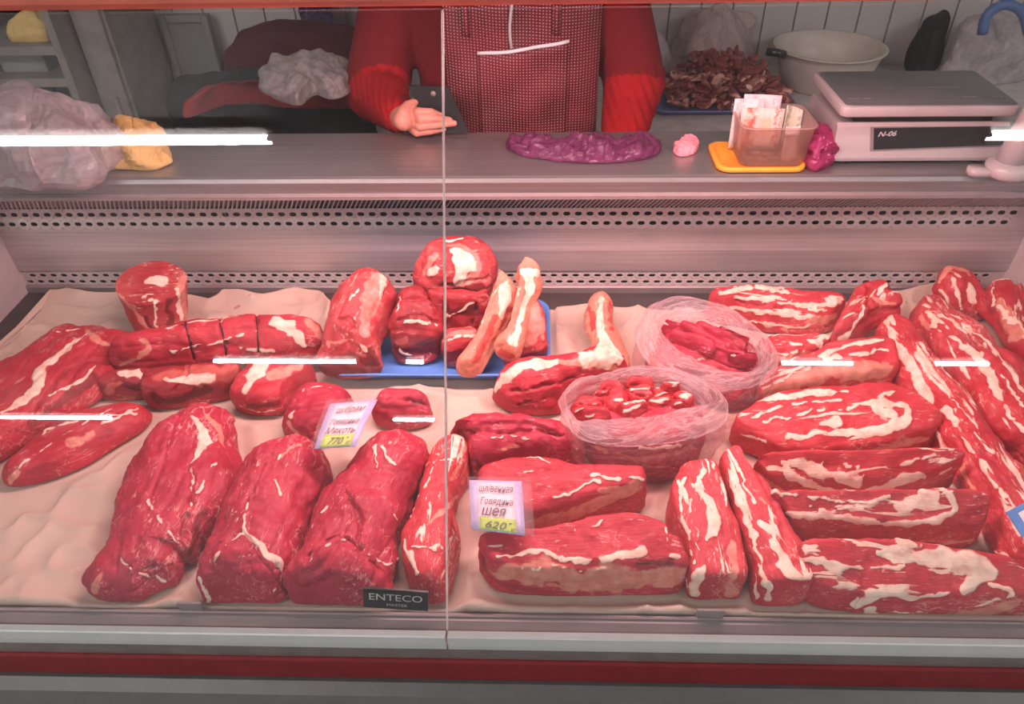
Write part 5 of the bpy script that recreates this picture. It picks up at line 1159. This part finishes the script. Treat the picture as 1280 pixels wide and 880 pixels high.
pts = [V(x, y, 2.12) for x, y in ((1228, 42), (1232, 22), (1245, 9), (1262, 6), (1278, 16), (1286, 42))]
v, f = tube_vf(spline(np.array(pts), 20, False), .013, 10); put('handle', v, f, plain('blue_bag_handle', rgb(.07, .14, .32), .4), wb, True)

# ------------------------------------------------------------------ the person behind the counter
TC = V(632, 60, 1.66); cx = TC[0]
_fs = [(math.sqrt(1 - y * y) * math.cos(i * 2.39996), math.sqrt(1 - y * y) * math.sin(i * 2.39996), y) for i, y in ((i, 1 - 2 * (i + .5) / 90) for i in range(90))]
def hull_caps(bm, a, ra, b, rb):
    """tapered limb segment: hull of two balls"""
    t = bmesh.new()
    for c_, r_ in ((a, ra), (b, rb)):
        rr_ = r_ if isinstance(r_, tuple) else (r_,) * 3
        for q in _fs: t.verts.new((c_[0] + q[0] * rr_[0], c_[1] + q[1] * rr_[1], c_[2] + q[2] * rr_[2]))
    bmesh.ops.convex_hull(t, input=t.verts[:])
    bmesh.ops.delete(t, geom=[q for q in t.verts if not q.link_faces], context='VERTS')
    mp = {q: bm.verts.new(q.co) for q in t.verts}
    for f_ in t.faces: bm.faces.new([mp[q] for q in f_.verts])
    t.free()
def remeshed(segs, voxel, smooth):
    bm = bmesh.new()
    for s_ in segs: hull_caps(bm, *s_)
    me = bpy.data.meshes.new('shape'); bm.to_mesh(me); bm.free(); o = bpy.data.objects.new('shape', me); COL.objects.link(o)
    m = o.modifiers.new('r', 'REMESH'); m.mode = 'VOXEL'; m.voxel_size = voxel
    m = o.modifiers.new('s', 'SMOOTH'); m.iterations = smooth; m.factor = .5
    r_ = bpy.data.meshes.new_from_object(o.evaluated_get(bpy.context.evaluated_depsgraph_get()))
    v = np.array([tuple(q.co) for q in r_.vertices]); f = [list(p.vertices) for p in r_.polygons]
    bpy.data.objects.remove(o); bpy.data.meshes.remove(me); bpy.data.meshes.remove(r_); return v, f
el = V(474, 118, 1.62); wr = V(500, 144, 1.402); er = V(790, 108, 1.62); wr2 = V(778, 176, 1.50)
shl, shr = np.array([cx - .165, 1.67, .60]), np.array([cx + .165, 1.67, .60])
body = [((cx, 1.66, .16), (.175, .125, .14), (cx, 1.655, .32), (.185, .135, .12)), ((cx, 1.655, .32), (.19, .135, .12), (cx, 1.66, .50), (.205, .135, .13)),
        ((cx, 1.66, .50), (.205, .135, .12), (cx, 1.67, .60), (.13, .09, .08)), (shl, .075, shr, .075),
        ((cx, 1.67, .62), .062, (cx, 1.65, .74), .056), ((cx, 1.635, .80), (.070, .085, .085), (cx, 1.645, .86), (.076, .095, .075)),
        ((cx, 1.555, .80), .012, (cx, 1.562, .83), .008), ((cx - .078, 1.64, .81), (.008, .016, .026), (cx - .076, 1.645, .82), .01), ((cx + .078, 1.64, .81), (.008, .016, .026), (cx + .076, 1.645, .82), .01),
        (shl, .078, el + [-.006, 0, .01], .068), (el + [-.006, 0, .01], .066, wr, .034), (shr, .078, er + [.004, 0, .01], .066), (er + [.004, 0, .01], .066, wr2, .046)]
for sd in (-1, 1):
    body += [((cx + sd * .09, 1.66, .14), .10, (cx + sd * .10, 1.64, -.28), .068), ((cx + sd * .10, 1.64, -.28), .068, (cx + sd * .10, 1.66, -.65), .048), ((cx + sd * .10, 1.66, -.675), .042, (cx + sd * .105, 1.53, -.685), .034)]
bv, bf = remeshed(body, .0065, 4)
# folds in the cloth
fr = vnoise(bv * [14, 14, 26], 301) * .006 + (1 - np.abs(vnoise(bv * [9, 9, 22], 302))) ** 3 * .007
cc = np.array([cx, 1.66, 0]); low = (bv[:, 2] < .66)
dirv = bv - np.where((np.abs(bv[:, 0] - cx) < .2)[:, None], cc + bv * [0, 0, 1], bv); nl = np.linalg.norm(dirv, axis=1, keepdims=True)
bv = bv + np.where(nl > 1e-6, dirv / np.maximum(nl, 1e-6), 0) * (fr * low)[:, None]
armm = np.minimum(near_seg(bv, np.array([el, wr]))[0] - .068, near_seg(bv, np.array([er, wr2]))[0] - .068) < .012
bv[:, 2] += np.where(armm, .004 * np.sin(bv[:, 0] * 330 + bv[:, 2] * 150), 0)
# hand: palm, four fingers closed round the phone, thumb up along its edge
HY = 1.350
def hp(x, y, dy=0.0): return V(x - 3, y + 3, HY + dy)
hand = []
kn = [hp(527, 137, -.004), hp(529, 146, -.008), hp(528, 155, -.008), hp(524, 163, -.004)]
tips = [[hp(542, 137, -.006), hp(553, 141, .004)], [hp(548, 145, -.010), hp(565, 147, .003)], [hp(549, 153, -.010), hp(571, 151, .003)], [hp(541, 161, -.006), hp(558, 158, .004)]]
rad = [.0070, .0072, .0070, .0062]
for k_, t_, r_ in zip(kn, tips, rad):
    hand += [(wr + (k_ - wr) * .12, .013, k_, r_ * 1.25), (k_, r_ * 1.15, t_[0], r_), (t_[0], r_, t_[1], r_ * .78)]
hand += [(wr, .024, hp(508, 147), .020), (wr + [-.012, .02, .0], .018, wr, .022), (hp(508, 138), .013, hp(513, 129, .010), .0095), (hp(513, 129, .010), .009, hp(523, 124, .022), .0072)]
other = [(wr2, .024, wr2 + [0, -.02, -.06], .022)]
for k_ in range(4):
    a_ = wr2 + [-.028 + .018 * k_, -.028, -.075]; other += [(wr2 + [-.02 + .013 * k_, -.01, -.03], .013, a_, .0095), (a_, .009, a_ + [0, .006, -.030 - .005 * (k_ in (1, 2))], .0085), (a_ + [0, .006, -.033], .0085, a_ + [0, .020, -.050], .007)]
other += [(wr2 + [-.024, -.01, -.03], .012, wr2 + [-.045, -.02, -.06], .0095), (wr2 + [-.045, -.02, -.06], .0095, wr2 + [-.044, -.022, -.085], .008)]
hv, hf_ = remeshed(hand, .0016, 2); ov_, of_ = remeshed(other, .004, 3)
n0 = len(bv); allv = np.concatenate([bv, hv, ov_]); allf = bf + [[i + n0 for i in p] for p in hf_] + [[i + n0 + len(hv) for i in p] for p in of_]
me = mesh('person', allv - np.array([cx, 1.66, -.72]), allf, True)
M_TROUSER = cloth_mat('dark_trousers', rgb(.03, .03, .035))
for m in (M_JACKET, M_SLEEVE_LIT, M_SKIN, M_TROUSER): me.materials.append(m)
fc = np.array([allv[p].mean(0) for p in allf]); nb = len(bf); idx = np.zeros(len(allf), int); idx[nb:] = 2
dl = near_seg(fc, np.array([el + (wr - el) * .12, wr]))[0]; dr_ = near_seg(fc, np.array([er + (wr2 - er) * .1, wr2]))[0]
idx[:nb][(np.minimum(dl, dr_)[:nb] < .071) & (np.abs(fc[:nb, 0] - cx) > .15)] = 1  # forearm faces take the brighter, lamp-lit red
idx[:nb][fc[:nb, 2] > .70] = 2; idx[:nb][fc[:nb, 2] < .10] = 3
me.polygons.foreach_set('material_index', idx.astype(np.int32))
person = link('person', me, None, None, (cx, 1.66, -.72))
tag(person, 'person in a red jacket and dotted apron holding a phone behind the counter', 'person')
# nails
for t_, r_ in zip(tips, rad):
    p = t_[1] + np.array([-.002, -r_ * .62, r_ * .25]); v = [p + np.array([a * .0052, -.0012 * (1 - abs(a)) , b * .0036]) for a in (-1, 0, 1) for b in (-1, 1)]
    put('fingernail', v, [(0, 2, 3, 1), (2, 4, 5, 3)], plain('nail', rgb(.75, .40, .36), .3), person, True)
# hair cap
hv2, hf2 = remeshed([((cx, 1.655, .85), (.083, .100, .085), (cx, 1.675, .82), (.080, .085, .085))], .006, 2); put('hair', hv2, hf2, M_HAIR, person, True)
def dot_mat():
    t = NT('dotted_apron_fabric'); g = t.n('SeparateXYZ', {0: t.co()}); x, z = g.outputs[0], g.outputs[2]
    a = t.math('SINE', t.math('MULTIPLY', t.math('ADD', x, z), 560.0)); b = t.math('SINE', t.math('MULTIPLY', t.math('SUBTRACT', t.math('MULTIPLY', x, .8), z), 560.0))
    d = t.step(t.math('MULTIPLY', a, b), .45, .75)
    c = t.mix(t.step(t.noise(14, 4), .3, .7), rgb(.10, .006, .012), rgb(.17, .010, .018)); c = t.mix(t.math('MULTIPLY', d, .8), c, rgb(.66, .38, .40))
    return t.done(t.pbr(Base_Color=c, Roughness=.55, Specular_IOR_Level=.3))
M_DOT = dot_mat()
def front_y(x, z):                            # a sheet lying just proud of the belly
    e = np.clip(1 - ((x - cx) / .222) ** 2, .02, 1); return 1.652 - .150 * np.sqrt(e) - .014 + .004 * math.sin(x * 55 + z * 20) + .003 * math.sin(z * 60 - x * 30)
def sheet(name, poly_x, z0, ztop, mat, par, lift, nx=40, nz=30, th=.003):
    v, f = [], []
    for j in range(nz):
        for i in range(nx):
            x = poly_x[0] + (poly_x[1] - poly_x[0]) * i / (nx - 1); zt_ = ztop(x); z = z0 + (zt_ - z0) * j / (nz - 1); v.append((x, front_y(x, z) - lift, z))
    n1 = len(v); v += [(x, y + th, z) for x, y, z in v]
    for j in range(nz - 1):
        for i in range(nx - 1): q = j * nx + i; f += [(q, q + 1, q + nx + 1, q + nx), (n1 + q, n1 + q + nx, n1 + q + nx + 1, n1 + q + 1)]
    bd = list(range(nx)) + [j * nx + nx - 1 for j in range(1, nz)] + [(nz - 1) * nx + i for i in range(nx - 2, -1, -1)] + [j * nx for j in range(nz - 2, 0, -1)]
    f += [(bd[i], n1 + bd[i], n1 + bd[(i + 1) % len(bd)], bd[(i + 1) % len(bd)]) for i in range(len(bd))]
    return put(name, v, f, mat, par, True)
ax0, ax1 = V(556, 60, 1.52)[0], V(752, 60, 1.53)[0]
apron = sheet('apron', (ax0, ax1), -.20, lambda x: .56, M_DOT, person, 0)
e0, e1 = V(597, 67, 1.49), V(711, 52, 1.50)
def ze(x): return e0[2] + (e1[2] - e0[2]) * (x - e0[0]) / (e1[0] - e0[0])
pk = sheet('apron_pocket', (e0[0], e1[0]), .12, ze, M_DOT, apron, .005, 24, 16)
v, f = tube_vf([(x, front_y(x, ze(x)) - .007, ze(x)) for x in np.linspace(e0[0], e1[0], 14)], .0035, 8); put('pocket_edging', v, f, M_PAPER, apron, True)
for px in (583, 695): # apron straps
    x = V(px, 10, 1.53)[0]; v, f = tube_vf([(x, front_y(x, z) - .004, z) for z in np.linspace(.42, .60, 8)], .008, 8); put('apron_strap', v, f, M_DOT, apron, True)
x = V(640, 10, 1.51)[0]; v, f = tube_vf([(x + .004 * math.sin(z * 40), front_y(x, z) - .008, z) for z in np.linspace(.40, .58, 10)], .003, 6); put('zip_cord', v, f, M_MARK, person, True)
# phone in the hand
c = [V(x, y, HY + dy) for x, y, dy in ((510, 107, .020), (560, 109, .020), (586, 166, .010), (536, 168, .010))]
pn = np.cross(c[1] - c[0], c[3] - c[0]); pn /= np.linalg.norm(pn); pn = pn if pn[1] > 0 else -pn
v = c + [q + pn * .008 for q in c]
ph = put('phone', v, [(3, 2, 1, 0), (4, 5, 6, 7), (0, 1, 5, 4), (1, 2, 6, 5), (2, 3, 7, 6), (3, 0, 4, 7)], M_BLACKP)
tag(ph, 'dark phone held upright in the person\'s hand', 'phone')
m_ = sum(c) / 4; c2 = [m_ + (q - m_) * .92 + pn * .0085 for q in c]
put('screen', c2 + [q + pn * .0008 for q in c2], [(3, 2, 1, 0), (4, 5, 6, 7), (0, 1, 5, 4), (1, 2, 6, 5), (2, 3, 7, 6), (3, 0, 4, 7)], plain('phone_screen_glass', rgb(.03, .03, .04), .1), ph)
cl0 = c[0] * .45 + c[1] * .40 + c[2] * .15 - pn * .0005; v, f = tube_vf([cl0, cl0 - pn * .0016], .005, 14); put('camera_lens', v, f, M_EDGE, ph, True)
print('all done')
